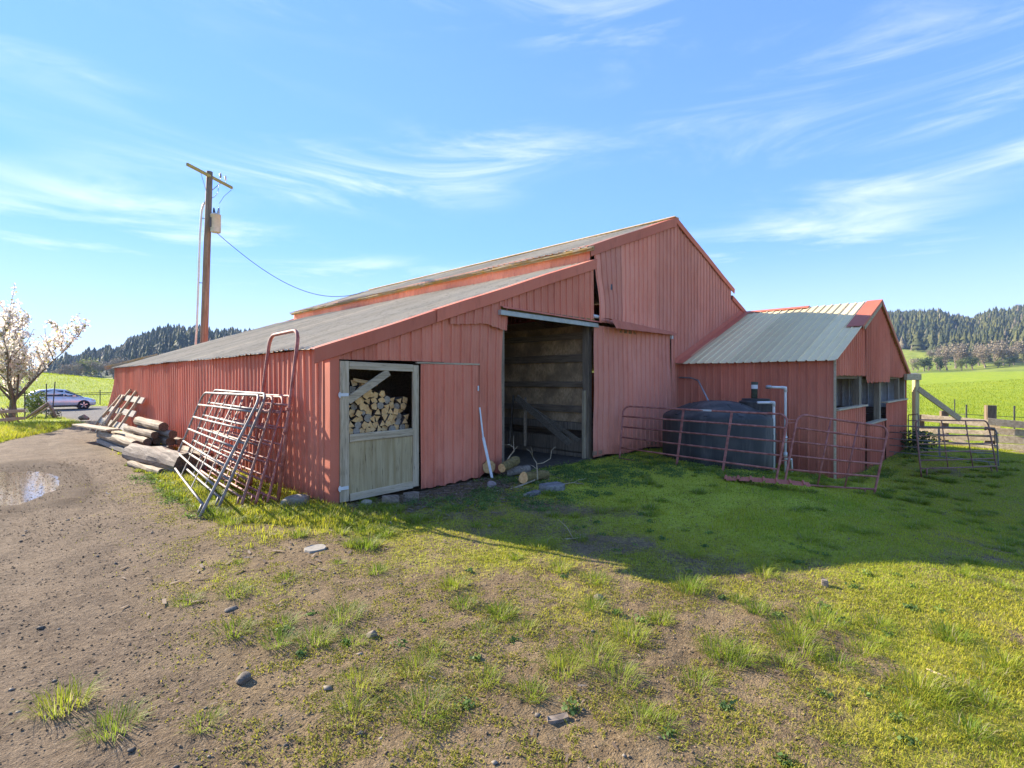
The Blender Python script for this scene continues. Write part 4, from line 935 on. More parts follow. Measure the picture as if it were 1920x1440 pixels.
# ------------------------------------------------------------------ utility pole
PD = 27.6
def pp(px, py, d=PD): return at(px, py, d)
base = pp(378, 712); base.z = 0
pole = empty('utility_pole', tuple(base), 'tall wooden utility pole with a bare crossarm behind the barn', 'utility pole')
top = pp(393, 322)
MB().tube([Vector((base.x, base.y, -.3)), base.lerp(top, .35), base.lerp(top, .7), top], [0.20, .185, .17, .15], 16, rj=.01).build('shaft', POLE, pole, True)
ca = pp(355, 311, 26.1); cb = pp(438, 354.5, 29.5)
nud = Vector((-0.13, -0.15, 0))
MB().bar(ca+nud, cb+nud, 0.11, 0.15, jit=.002).build('crossarm', ARMW, pole)
mid = ca.lerp(cb, .5)
for t, zz in ((0.28, 0.0), (0.72, 0.0)):
    e = ca.lerp(cb, t)+nud; s = base.lerp(top, 0.905) + Vector((-0.1, -0.1, 0))
    MB().bar(e - Vector((0, 0, .08)), s, 0.01, 0.045).build('arm_brace', STEELP, pole)
for t in (0.72, 0.84):
    e = ca.lerp(cb, t)+nud
    MB().tube([e + Vector((0, 0, .06)), e + Vector((0, 0, .22))], 0.012, 6).tube([e + Vector((0, 0, .2)), e + Vector((0, 0, .28)), e + Vector((0, 0, .40)), e + Vector((0, 0, .5))], [.03, .06, .05, .02], 10).build('insulator', PVC if t > .8 else STEELP, pole, True)
tc = pp(404.5, 417, PD-0.2); tx = MB()
tf = empty('x', (0, 0, 0)); bpy.data.objects.remove(tf)
ta = pp(405, 404, PD).z; tbz = pp(405, 418.5, PD).z - .55
txo = MB().lathe([(0.0, tbz), (.22, tbz), (.245, tbz+.03), (.245, ta-.06), (.255, ta-.06), (.255, ta-.03), (.2, ta+.03), (0, ta+.06)], (tc.x, tc.y, 0), 20).build('transformer', TRANS, pole, True)
for dx in (-.06, .10): MB().tube([(tc.x+dx, tc.y-dx, ta), (tc.x+dx, tc.y-dx, ta+.12), (tc.x+dx*1.2, tc.y-dx*1.2, ta+.34)], [.05, .07, .03], 10).build('bushing', DARKM if dx < 0 else STEELP, txo, True)
MB().box((tc.x-.2, tc.y-.05, (ta+tbz)/2), (0.16, 0.10, 0.5)).build('bracket', DARKM, txo)
MB().tube([pp(386, 378), pp(381.5, 383), pp(378, 396), pp(375, 440), pp(369.5, 600), pp(366, 660)], 0.055, 8).build('riser_conduit', PVC, pole, True)
for py in (409, 530): MB().tube([pp(377 if py < 500 else 372.5, py), pp(388 if py < 500 else 384, py+1)], 0.02, 6).build('standoff', DARKM, pole)
MB().tube([ca.lerp(cb, .70)+nud, pp(408, 362, PD), pp(402, 369, PD), pp(396, 372, PD)], 0.012, 6).build('jumper_wire', DARKM, pole)
MB().tube([pp(434, 356, PD+.6), pp(420, 368, PD), pp(411, 382, PD)], 0.010, 6).build('jumper_wire', WIRE, pole)
MB().tube([pp(396, 428), pp(399, 427), pp(400, 430)], 0.05, 6).build('wire_clamp', DARKM, pole)
w0 = pp(398, 429); w1 = at(682, 547, 27.0)
wp = []
for k in range(25):
    t = k/24; p = w0.lerp(w1, t); p.z -= 1.25*4*t*(1-t)*(0.75+.5*t); wp.append(p)
o = MB().tube(wp, 0.016, 6).build('power_line', [WIRE], None, True, loc=tuple(w1)); tag(o, 'thin service wire sagging from the pole to the barn roof', 'power line')

# ------------------------------------------------------------------ car on the lane
CAR_P = m_plain('silver blue car paint', (0.66, 0.65, 0.64), (0.72, 0.71, 0.70), 2, 0.28, 0.35, 0.0, spec=0.6, **{'Coat Weight': 0.6})
GLASS = m_plain('dark car glass', (0.015, 0.018, 0.022), (0.03, 0.034, 0.04), 2, 0.06, 0, 0.0, spec=0.7)
TYRE = m_plain('tyre rubber', (0.018, 0.018, 0.018), (0.03, 0.03, 0.03), 20, 0.85)
RIM = m_plain('alloy rim', (0.55, 0.55, 0.56), (0.65, 0.65, 0.66), 5, 0.3, 0.8, 0.0)
BLKP = m_plain('black trim', (0.012, 0.012, 0.013), (0.022, 0.022, 0.022), 8, 0.5)
def car(loc):
    root = empty('parked_car', loc, 'silver blue compact hatchback parked on the lane beyond the barn', 'car')
    x0, y0, z0 = loc
    # lower body: stations along X (nose at +X) with half width, sill and shoulder height
    st = [(-2.06, .60, .42, .86), (-1.98, .78, .30, .98), (-1.5, .87, .22, 1.02), (-.6, .89, .20, 1.00), (.4, .89, .20, .97), (1.1, .88, .21, .93), (1.6, .85, .22, .84), (1.95, .72, .27, .72), (2.08, .50, .34, .60)]
    mb = MB(); vs = []
    for x, w, b, t in st:
        ring = [(-w*.92, b), (-w, b+.18), (-w*1.0, t-.16), (-w*.93, t-.02), (-w*.55, t+.03), (w*.55, t+.03), (w*.93, t-.02), (w, t-.16), (w, b+.18), (w*.92, b)]
        vs += [(x0+x, y0+yy, z0+zz) for yy, zz in ring]
    n = 10; fs = [(k*n+i, k*n+(i+1) % n, (k+1)*n+(i+1) % n, (k+1)*n+i) for k in range(len(st)-1) for i in range(n)]
    fs += [tuple(range(n-1, -1, -1)), tuple(range((len(st)-1)*n, len(st)*n))]
    body = mb.add(vs, fs).build('body', CAR_P, root, True)
    # cabin
    cs = [(-2.0, .70, .95, 1.00), (-1.72, .74, 1.0, 1.36), (-1.2, .72, 1.0, 1.53), (-.4, .70, .98, 1.60), (.25, .68, .96, 1.52), (.75, .70, .94, 1.25), (1.30, .74, .92, .96)]
    vs = []; m2 = MB()
    for x, w, b, t in cs:
        ring = [(-w*1.12, b), (-w*.98, b+(t-b)*.55), (-w*.80, t-.03), (-w*.4, t), (w*.4, t), (w*.80, t-.03), (w*.98, b+(t-b)*.55), (w*1.12, b)]
        vs += [(x0+x, y0+yy, z0+zz) for yy, zz in ring]
    n = 8; fs = [(k*n+i, k*n+(i+1) % n, (k+1)*n+(i+1) % n, (k+1)*n+i) for k in range(len(cs)-1) for i in range(n)]
    m2.add(vs, fs); m2.build('cabin', CAR_P, root, True)
    for s in (-1, 1):
        def sp(x, z):   # point on the cabin's side at station x, height z
            for (xa, wa, ba, ta), (xb, wb, bb, tb_) in zip(cs, cs[1:]):
                if xa <= x <= xb:
                    t = (x-xa)/(xb-xa); w = wa+(wb-wa)*t; b = ba+(bb-ba)*t; tt = ta+(tb_-ta)*t
                    f = min(1, max(0, (z-b)/(tt-b))); q = w*(1.12-.14*f/.55) if f < .55 else w*(.98-.18*(f-.55)/.45)
                    return (x0+x, y0+s*(q+.012), z0+z)
        for nm, poly in (('window', [(-1.55, 1.06), (-.95, 1.05), (-.95, 1.45), (-1.2, 1.43)]), ('window', [(-.88, 1.05), (.10, 1.02), (.10, 1.46), (-.88, 1.46)]), ('window', [(.16, 1.02), (1.02, .99), (.72, 1.18), (.22, 1.43)])):
            MB().add([sp(*p) for p in poly], [(0, 1, 2, 3)]).build(nm, GLASS, root)
        MB().box((x0+.72, y0+s*.93, z0+1.04), (.20, .12, .13)).build('mirror', CAR_P, root)
        MB().box((x0-.1, y0+s*.90, z0+.27), (2.6, .04, .13)).build('sill_trim', BLKP, root)
        for hx in (-.75, .12): MB().box((x0+hx, y0+s*.90, z0+.86), (.18, .03, .03)).build('door_handle', CAR_P, root)
        MB().box((x0+1.86, y0+s*.62, z0+.70), (.22, .26, .10), Matrix.Rotation(-.35*s, 3, 'Z')).build('headlight', PVC, root)
        MB().box((x0-2.0, y0+s*.66, z0+.86), (.10, .20, .22)).build('tail_light', m_plain('red lens', (.25, .02, .02), (.3, .03, .03), 4, .3), root)
        for wx in (-1.28, 1.30):
            yy = y0+s*.80
            MB().tube([(x0+wx, yy-s*.02, z0+.33), (x0+wx, yy+s*.10, z0+.33)], .375, 28).build('wheel_arch', BLKP, root)
            wh = MB().tube([(x0+wx, yy-.09, z0+.33), (x0+wx, yy-.07, z0+.33), (x0+wx, yy+.07, z0+.33), (x0+wx, yy+.10*1, z0+.33)], [.30, .33, .33, .30], 28).build('wheel', TYRE, root, True, None)
            wh.location.y += s*.04
            for k in range(5):
                a = 6.283*k/5 + .3; c, sn = math.cos(a), math.sin(a)
                MB().bar((x0+wx+c*.05, yy+s*.145, z0+.33+sn*.05), (x0+wx+c*.23, yy+s*.135, z0+.33+sn*.23), .02, .075, (-sn, 0, c)).build('spoke', RIM, wh)
            MB().tube([(x0+wx, yy+s*.10, z0+.33), (x0+wx, yy+s*.142, z0+.33)], [.245, .23], 24, False).build('rim', RIM, wh, True)
    wsv = [(.32, 1.50), (1.28, .985)]
    MB().add([(x0+.34, y0-.52, z0+1.52), (x0+.34, y0+.52, z0+1.52), (x0+1.24, y0+.66, z0+1.02), (x0+1.24, y0-.66, z0+1.02)], [(0, 1, 2, 3)]).build('windscreen', GLASS, root)
    return root
car((3.75, 53.0, zh(3.75, 53.0)))

# ------------------------------------------------------------------ trees
def leaf_quads(P, size, cols, rng, flat=0.0):
    n = len(P); a = rng.random((n, 3))-.5; a /= np.linalg.norm(a, axis=1)[:, None]+1e-9
    b = np.cross(a, rng.random((n, 3))-.5); b /= np.linalg.norm(b, axis=1)[:, None]+1e-9
    s = (size*(0.6+0.8*rng.random(n)))[:, None]
    V = np.stack([P-a*s-b*s*.6, P+a*s-b*s*.6, P+a*s*.7+b*s*.7, P-a*s*.7+b*s*.7], 1).reshape(-1, 3)
    F = np.arange(4*n).reshape(n, 4); return V, F, np.repeat(cols, 4, 0)
def grow(root, h, spread, depth, rd, r0, up=0.55, nb=(3, 4)):
    """recursive limbs: list of (points, radii) and the tips"""
    limbs = []; tips = []
    def rec(p, d, L, r, lev):
        pts = [p]; rs = [r]; q = p
        for k in range(4):
            d = (d + Vector((rd.uniform(-.22, .22), rd.uniform(-.22, .22), rd.uniform(-.08, .16)))).normalized()
            q = q + d*L/4; pts.append(q); rs.append(r*(1-.13*(k+1)))
            if lev >= depth-1: tips.append((q.copy(), lev))
        limbs.append((pts, rs, lev))
        if lev < depth:
            for i in range(rd.randint(*nb)):
                k = rd.randint(1, 4) if i else 4; a = rd.random()*6.283
                side = Vector((math.cos(a), math.sin(a), 0))*spread + Vector((0, 0, up))
                nd = (d*0.75 + side*rd.uniform(.6, 1.1)).normalized(); rec(pts[k], nd, L*rd.uniform(.58, .80), rs[k]*.62, lev+1)
    rec(Vector(root), Vector((0, 0, 1)), h, r0, 0)
    return limbs, tips
def blossom_tree():
    x, y = 0.72, 38.5; z = zh(x, y); rd = random.Random(21); rng = np.random.default_rng(4)
    root = empty('blossom_tree', (x, y, z), 'white blossoming fruit tree on the grass bank at left', 'tree')
    limbs = []; b0 = Vector((x, y, z-.1))
    def limb(p, d, L, r, lev, seg=7, curl=.10):
        pts = [p.copy()]; rs = [r]; q = p.copy()
        for k in range(seg):
            d = (d + Vector((rd.gauss(0, curl), rd.gauss(0, curl), rd.gauss(.06, curl)))).normalized(); q = q + d*L/seg; pts.append(q.copy()); rs.append(r*(1-.82*(k+1)/seg))
        limbs.append((pts, rs, lev)); return pts, rs, d
    tp, trr, _ = limb(b0, Vector((.06, .02, 1)), 1.5, .21, 0, 4, .05); trr[:] = [.19, .16, .145, .135, .13]
    for i in range(9):
        a = 6.283*i/9 + rd.uniform(-.3, .3); el_ = rd.uniform(.7, 1.9) if i % 3 else 3.5
        p, r_, d_ = limb(tp[rd.randint(2, 4)], Vector((math.cos(a), math.sin(a), el_)).normalized(), rd.uniform(3.6, 5.4), .062, 1, 8)
        for j in range(9):
            k = rd.randint(2, 8); a2 = rd.random()*6.283
            p2, r2_, d2 = limb(p[k], (Vector((math.cos(a2), math.sin(a2), 1.0))*.8 + (p[k]-p[k-1]).normalized()*.7).normalized(), rd.uniform(1.0, 2.2), .030, 2, 6)
            for m_ in range(4):
                k2 = rd.randint(1, 6); a3 = rd.random()*6.283; limb(p2[k2], (Vector((math.cos(a3), math.sin(a3), .9))).normalized(), rd.uniform(.4, .9), .013, 3, 4)
    top_ = max(q.z for pts, _, _ in limbs for q in pts); kz = 7.0/(top_-z); limbs = [([Vector((x+(q.x-x)*.92, y+(q.y-y)*.92, z+(q.z-z)*kz)) for q in pts], rs, lev) for pts, rs, lev in limbs]
    tr = MB(); tw = MB()
    for pts, rs, lev in limbs:
        (tr if lev < 2 else tw).tube(pts, [max(.008, r) for r in rs], 7 if lev < 2 else 4, False)
    bark = m_wood('orchard bark', (0.10, 0.07, 0.05), (0.20, 0.15, 0.11), 'z')
    tr.build('trunk', bark, root, True); tw.build('branch', bark, root)['kind'] = 'stuff'
    P = []
    for pts, rs, lev in limbs:
        if lev < 2: continue
        for a, b in zip(pts, pts[1:]):
            for k in range(5 if lev > 2 else 5):
                if rd.random() < .85: P.append(a.lerp(b, rd.random()) + Vector((rd.gauss(0, .06), rd.gauss(0, .06), rd.gauss(0, .06))))
    P = np.array(P); n = len(P); m = rng.random(n)[:, None]
    C = np.array([.82, .72, .62])*(1-m) + np.array([.93, .88, .82])*m; g = rng.random(n) < .15; C[g] = (.36, .34, .12)
    V, F, C = leaf_quads(P, np.full(n, .060), C, rng); V -= np.array([x, y, z])
    o = np_mesh('blossom', V, F, BLOSSOM, root, dict(col=C)); o['kind'] = 'stuff'
    return root
blossom_tree()
def crown_mesh(name, kind, seed, n=900):
    """crown of many small faces in uneven clumps around limb ends; unit tree about 1 high"""
    rd = random.Random(seed); rng = np.random.default_rng(seed)
    limbs, tips = grow((0, 0, 0), .30, .95, 3, rd, .028, .55, (4, 5))
    T = np.array([t[0] for t in tips]); idx = rng.integers(0, len(T), n); P = T[idx] + rng.normal(0, .045, (n, 3)); P[:, 2] = np.maximum(P[:, 2], .06)
    hz = P[:, 2].max(); P /= hz
    pal = {'bare': ((.22, .17, .11), (.36, .29, .20)), 'green': ((.05, .085, .025), (.12, .15, .045)), 'spring': ((.16, .19, .05), (.26, .27, .08)), 'dark': ((.03, .05, .022), (.06, .08, .03))}[kind]
    m = rng.random(n)[:, None]; C = np.array(pal[0])*(1-m)+np.array(pal[1])*m
    V, F, C = leaf_quads(P, np.full(n, .026 if kind != 'bare' else .020), C, rng)
    me_o = np_mesh(name, V, F, LEAVES if kind != 'bare' else TWIGS, None, dict(col=C)); me = me_o.data; bpy.data.objects.remove(me_o)
    tb_ = MB()
    for pts, rs, lev in limbs:
        if lev < 2: tb_.tube([p/hz for p in pts], [r/hz for r in rs], 5, False)
    to = tb_.build('trunk', BARK, None); tm = to.data; bpy.data.objects.remove(to)
    return me, tm
CR = {k: [crown_mesh('crown', k, 40+i*7+j) for j in range(3)] for i, k in enumerate(('bare', 'green', 'spring', 'dark'))}
def tree(px, py, d, h, w, kind, label, group, name='tree', j=0):
    x, y = bearing(px, d); p = at(px, py, d)
    azd = math.degrees(math.atan((px-960)/975)); rr = d/math.cos(math.radians(azd))
    z = max(zh(x, y), float(hill_z(np.array([azd]), np.array([rr]))[2][0]) if rr > 322 else -9) - .15
    r = empty(name, (x, y, z), label, 'tree', group); cm, tm = CR[kind][j % 3]
    for nm, me in (('crown', cm), ('trunk', tm)):
        o = bpy.data.objects.new(nm, me); COL.objects.link(o); o.parent = r; o.scale = (w, w, h); o.rotation_euler = (0, 0, j*2.1)
    return r
for k, (px, d, h, w) in enumerate(((1776, 322, 17, 15), (1792, 335, 19, 17), (1812, 330, 14, 15), (1848, 318, 16, 17), (1866, 330, 18, 18), (1882, 320, 14, 16), (1902, 318, 13, 14), (1757, 330, 11, 12), (1920, 330, 15, 15), (1836, 340, 15, 15), (1712, 330, 9, 12), (1750, 400, 10, 12), (1762, 410, 10, 12))):
    tree(px, 700, d, h, w, 'bare', 'leafless tan tree in the tree line below the right hillside', 'leafless tan trees below the right hillside', 'bare_tree', k)
for k, (px, d, h, w) in enumerate(((1733, 312, 10, 10), (1762, 316, 10, 11), (1824, 312, 9, 10), (1893, 312, 7, 9), (1741, 316, 9, 10))):
    tree(px, 700, d, h, w, 'green', 'round green bushy tree in the tree line below the right hillside', 'green trees below the right hillside', 'bushy_tree', k)
for k, (px, d, h, w) in enumerate(((1803, 308, 8, 9), (1870, 308, 5, 9), (1720, 312, 6, 9))):
    tree(px, 700, d, h, w, 'spring', 'pale spring green tree at the edge of the right pasture', 'spring green trees by the right pasture', 'leafing_tree', k)
for k, (px, d, h, w) in enumerate(((150, 330, 13, 17), (172, 335, 14, 18), (192, 325, 13, 18), (214, 330, 15, 18), (128, 335, 12, 15), (236, 330, 14, 17), (105, 330, 9, 14))):
    tree(px, 700, d, h, w, 'bare' if k != 1 else 'spring', ('leafless tan tree at the foot of the left hill' if k != 1 else 'olive green tree among the bare ones at the foot of the left hill'), 'trees at the foot of the left hill', 'bare_tree', k)
# two lone conifers at the wood's lower edge
rngc = np.random.default_rng(77); cw, cf = conifer_np(3, np.array([1., 1., 1.]), np.array([.19, .2, .18]), rngc)
for k, (px, d, h) in enumerate(((1727, 560, 26), (1739, 550, 25), (1790, 520, 17), (1858, 505, 16))):
    azd = math.degrees(math.atan((px-960)/975)); rr = d/math.cos(math.radians(azd)); x, y, z = [float(q[0]) for q in hill_z(np.array([azd]), np.array([rr]))]
    r = empty('conifer_tree', (x, y, z), ('leftmost lone conifer at the lower edge of the right wood', 'lone conifer just right of the leftmost one below the wood', 'small conifer at the wood edge above the tan trees', 'small conifer at the wood edge further right')[k], 'tree', 'lone conifers below the right wood')
    V = cw[k % 3]*h; c = np.tile(np.array([.055, .075, .03]), (len(V), 1)); o = np_mesh('crown', V, cf, CONIFER, r, dict(col=c))
    MB().tube([(x, y, z-.5), (x, y, z+h*.3)], [h*.02, h*.012], 6).build('trunk', BARK, r)
def bush(x, y, h, w, label, kind='green', n=700, size=.03, seed=3):
    rng = np.random.default_rng(seed); P = rng.normal(0, 1, (n, 3)); P /= np.linalg.norm(P, axis=1)[:, None]; P *= (rng.random(n)**.4)[:, None]
    P = P*np.array([w, w, h])*.5*(0.75+.5*fbm(P[:, 0]*3+9, P[:, 2]*3+9, 1.0, 2))[:, None] + np.array([0, 0, h*.48]); P[:, 2] = np.maximum(P[:, 2], .01)
    pal = {'green': ((.07, .12, .02), (.17, .21, .04)), 'grey': ((.10, .11, .06), (.18, .17, .10)), 'dark': ((.04, .08, .03), (.09, .13, .045))}[kind]; m = rng.random(n)[:, None]
    V, F, C = leaf_quads(P, np.full(n, size), np.array(pal[0])*(1-m)+np.array(pal[1])*m, rng)
    r = empty('bush', (x, y, zh(x, y)), label, 'bush'); np_mesh('foliage', V, F, LEAVES, r, dict(col=C))['kind'] = 'stuff'
    tb_ = MB()
    for k in range(5): a = k*1.3; tb_.tube([(x, y, zh(x, y)-.02), (x+math.cos(a)*w*.2, y+math.sin(a)*w*.2, zh(x, y)+h*.6)], [.02, .008], 5)
    tb_.build('stem', BARK, r)['kind'] = 'stuff'; return r
bx_, by_ = bearing(66, 31); bush(bx_, by_, 1.7, 1.2, 'leafy green shrub standing in front of the parked car', n=1600, size=.035)
bush(24.4, 3.0, 0.9, 1.3, 'dark green weedy shrub at the foot of the shed gable', 'dark', 900, .035, 5)
bx_, by_ = bearing(100, 30); bush(bx_, by_, 0.5, .9, 'low dark weed clump at the edge of the lane', 'grey', 300, .03, 8)

# ------------------------------------------------------------------ odds and ends on the left bank
for k, (px, d, h, lean) in enumerate(((46.5, 28.5, 1.75, 0), (87, 31, 2.0, 0), (97, 31, 2.1, .25), (28, 31, 1.7, 0), (34, 30, 1.8, -.35))):
    x, y = bearing(px, d); z = zh(x, y); o = MB().tube([(x, y, z-.2), (x+lean*.6, y, z+h)], .032, 6).build('steel_stake', [DARKM], None, loc=(x, y, z))
    tag(o, ('straight stake right of the blossom tree trunk', 'upright stake before the car door', 'slanted stake before the car window', 'stake directly behind the blossom tree trunk', 'stake slanting left beside the blossom tree')[k], 'stake')
def old_frame(px, d, label, seed):
    rd = random.Random(seed); x, y = bearing(px, d); z = zh(x, y); r = empty('broken_timber', (x, y, z), label, 'timber')
    for k in range(6):
        a = rd.uniform(-.5, .5); b = Vector((x+rd.uniform(-.5, .5), y+rd.uniform(-.4, .4), z)); MB().bar(b, b+Vector((-.35+a*.3, rd.uniform(-.2, .2), rd.uniform(.5, .95))), .05, .16, (0, 1, 0)).build('board', DARKWOODZ, r)
    for k in range(2): MB().bar((x-.55, y-.25, z+.25+.4*k), (x+.5, y-.15, z+.32+.35*k), .05, .14).build('cross_board', WOODGX, r)
old_frame(20, 24.5, 'broken grey pallet boards slumped under the blossom tree', 3); old_frame(0, 24.0, 'dark timber pieces at the left picture edge', 5)
r = empty('bent_branch', (*bearing(82, 29.5), 0), 'dark fallen branch arching over the grass near the shrub', 'branch')
bx_, by_ = bearing(82, 29.5); z = zh(bx_, by_)
MB().tube([(bx_-.75, by_, z+.05), (bx_-.3, by_, z+.45), (bx_+.15, by_, z+.85), (bx_+.35, by_, z+.55), (bx_+.5, by_, z)], [.06, .08, .11, .09, .08], 8, rj=.12).build('limb', BARK, r, True)
MB().tube([(bx_-.6, by_-.1, z), (bx_, by_-.1, z+.5), (bx_+.3, by_-.05, z+.75)], [.04, .04, .03], 6).build('side_limb', WOODG, r, True)
o = MB().tube([(bearing(150, 26)[0], bearing(150, 26)[1], .06), (bearing(158, 26)[0], bearing(158, 26)[1], .14), (bearing(166, 26)[0], bearing(166, 26)[1], .04)], [.10, .13, .07], 8, rj=.2).build('wood_chunk', [BARK], None, loc=(*bearing(156, 26), 0)); tag(o, 'dark wood chunk lying at the tip of the grass bank', 'wood chunk')
# wire fence across the left paddock
lf = empty('wire_fence', (3.0, 59.5, zh(3, 59.5)), 'thin wire fence with stakes crossing the left paddock behind the car', 'fence')
for k, xx in enumerate((-1.5, 1.2, 4.4, 6.9, 9.3)):
    MB().tube([(xx, 59.5, zh(xx, 59.5)-.2), (xx, 59.5, zh(xx, 59.5)+1.35)], .04 if k != 2 else .12, 6).build('stake', DARKM if k != 2 else FENCEP, lf)
for hz in (1.1, 0.95): MB().tube([(xx, 59.5, zh(xx, 59.5)+hz+.03*math.sin(xx)) for xx in np.linspace(-3, 12, 9)], .028, 5).build('wire', WIRE, lf)

# ------------------------------------------------------------------ puddle
pv = [(0.15, 14.0, -0.052)]; NPUD = 40
for k in range(NPUD):
    a = 6.2832*k/NPUD; q = 0.88 + 0.30*float(fbm(math.cos(a)*2+5, math.sin(a)*2+5, 1.0, 3))
    pv.append((0.15 + math.cos(a)*1.5*q, 14.0 + math.sin(a)*3.6*q, -0.052))
t_ = NT('muddy water'); WATER = t_.bsdf((0.24, 0.185, 0.125), 0.05, t_.bump(t_.noise(9, (1, 1, 1), 2), 0.06, 0.02), spec=0.9)
o = MB().add(pv, [(0, k+1, (k+1) % NPUD + 1) for k in range(NPUD)]).build('puddle', WATER); tag(o, kind='structure')

# ------------------------------------------------------------------ stones, logs and litter by the doorway
def stone(x, y, r, label, mat=ROCK, flat=0.65, seed=1, name='stone', cat='stone', rz=0, sx=1.0):
    bm = bmesh.new(); bmesh.ops.create_icosphere(bm, subdivisions=3, radius=1.0); rd = random.Random(seed)
    ax = [Vector((rd.gauss(0, 1), rd.gauss(0, 1), rd.gauss(0, 1))).normalized() for _ in range(9)]; cut = [rd.uniform(.55, .9) for _ in ax]
    for v in bm.verts:
        for a, c in zip(ax, cut):
            dd = v.co.dot(a)
            if dd > c: v.co -= a*(dd-c)*.85
        v.co = Vector((v.co.x*r*sx, v.co.y*r, v.co.z*r*flat))
    me = bpy.data.meshes.new(name); bm.to_mesh(me); bm.free(); me.materials.append(mat)
    o = bpy.data.objects.new(name, me); COL.objects.link(o); o.location = (x, y, zh(x, y) + r*flat*.45); o.rotation_euler = (0, 0, rz)
    return tag(o, label, cat)
stone(3.42, 8.25, 0.20, 'mossy grey boulder at the foot of the barn corner', seed=4, flat=.62, sx=1.25)
stone(4.25, 7.55, 0.09, 'small stone under the left end of the half door', seed=5)
stone(4.6, 7.52, 0.07, 'smaller stone under the middle of the half door', seed=6)
stone(*bearing(921, 9.7), 0.10, 'pinkish stone below the cut log ends', m_plain('pink stone', (.24, .18, .16), (.34, .27, .25), 9, .9, 0, .5), .8, 7)
stone(*bearing(985, 8.9), 0.06, 'small pale stone in the litter before the doorway', seed=9)
stone(*bearing(433, 4.5), 0.045, 'dark flat pebble in the left foreground', ROCKD, .6, 12, rz=.6, sx=1.5)
stone(*bearing(455, 3.45), 0.05, 'dark grey pebble in the near left foreground', ROCKD, .7, 13, rz=.9, sx=1.4)
stone(*bearing(697, 4.05), 0.045, 'brown pebble between grass tufts in the middle foreground', ROCKD, .8, 14)
stone(*bearing(1122, 4.75), 0.04, 'dark pebble on bare soil right of the middle', ROCKD, .7, 15, sx=1.3)
def slab(px, d, lx, ly, h, rz, label, mat, name, cat, seed=1):
    x, y = bearing(px, d); rd = random.Random(seed); n = 9; top = []; 
    for k in range(n): a = 6.283*k/n; q = rd.uniform(.85, 1.1); top.append((math.copysign(abs(math.cos(a))**.6, math.cos(a))*lx*q/2, math.copysign(abs(math.sin(a))**.6, math.sin(a))*ly*q/2))
    rot = Matrix.Rotation(rz, 3, 'Z'); z = zh(x, y)+.01
    vs = [tuple(rot @ Vector((a, b, 0)) + Vector((x, y, z-.03))) for a, b in top] + [tuple(rot @ Vector((a*.97, b*.97, 0)) + Vector((x, y, z+h+rd.uniform(-.01, .01)))) for a, b in top]
    o = MB().add(vs, [tuple(range(n, 2*n))] + [(i, (i+1) % n, n+(i+1) % n, n+i) for i in range(n)]).build(name, [mat], None, loc=(x, y, z)); return tag(o, label, cat)
SLABM = m_plain('grey furrowed bark', (.13, .12, .105), (.30, .28, .25), 16, .95, 0, 1.0, .02, .2, (1, .35, 1))
slab(1036, 9.4, .50, .36, .10, -.2, 'broad grey slab of furrowed bark in the grass before the doorway', SLABM, 'bark_slab', 'bark slab', 3)
slab(1000, 9.0, .34, .14, .05, .2, 'narrow piece of bark beside the broad slab', SLABM, 'bark_slab', 'bark slab', 5)
slab(590, 6.15, .26, .22, .004, .3, 'flat pale paving piece sunk in the bright grass near the corner', m_plain('old concrete', (.26, .23, .18), (.38, .34, .27), 14, .9, 0, .4), 'paving_piece', 'paving', 6)
for px, d, lx, lb in ((770, 8.6, .30, 'brown wood block lying against the sliding panel foot'), (733, 8.35, .28, 'dark wood block under the half door corner')):
    slab(px, d, lx, .16, .12, -.6, lb, BARK, 'wood_block', 'wood block', int(px))
slab(1045, 3.06, .15, .05, .012, -.5, 'chip of tan wood on the soil at the bottom edge', BARK, 'wood_chip', 'wood chip', 8)
slab(1546, 5.05, .09, .06, .05, .4, 'small knotty wood lump in the grass near the shadow edge', BARK, 'wood_lump', 'wood chip', 9)
CUT = [BARK, FIRE_GREY]; CUT2 = [m_plain('mossy bark', (.13, .09, .03), (.25, .18, .06), 18, .95, 0, .8, .02), FIRE_END]
p = at(917, 880, 10.5); log((p.x, p.y, .24), (p.x+.25, p.y+.55, .26), .125, .12, 'round cut log end facing the yard beside the doorway', CUT2, n=16)
p = at(941, 880, 10.3); q = at(968, 868, 10.8); log((p.x, p.y, .25), (q.x, q.y, .33), .09, .10, 'orange mossy log lying beside the round cut log', CUT2, n=14)
p = at(981, 895, 9.9); q = at(1024, 903, 10.4); log((p.x, p.y, .13), (q.x, q.y, .10), .11, .09, 'mossy log half buried in branches before the doorway', CUT2, n=14)
p = at(945, 893, 10.6); q = at(990, 890, 11.2); log((p.x, p.y, .08), (q.x, q.y, .08), .09, .09, 'rotten log underneath the mossy ones', BK, n=12)
def stick(pts, r, label, mat=WOODGX, forks=0, seed=1):
    rd = random.Random(seed); P = [Vector(p) for p in pts]; c = P[0].copy()
    root = empty('branch', tuple(c), label, 'branch')
    MB().tube(P, [r*(1-.6*k/(len(P)-1)) for k in range(len(P))], 6, rj=.1).build('stem', mat, root, True)
    for k in range(forks):
        a = P[rd.randint(1, len(P)-1)]; d = Vector((rd.uniform(-1, 1), rd.uniform(-1, 1), rd.uniform(.1, .9))).normalized()*rd.uniform(.15, .35)
        MB().tube([a, a+d*.5+Vector((rd.uniform(-.03, .03), 0, .02)), a+d], [r*.5, r*.4, r*.2], 5).build('twig', mat, root, True)
stick([at(908, 925, 9.3), at(940, 924, 9.4), at(965, 915, 9.6), at(1003, 900, 9.9)], .03, 'long curved grey branch lying across the litter by the doorway', WOODG, 1, 2)
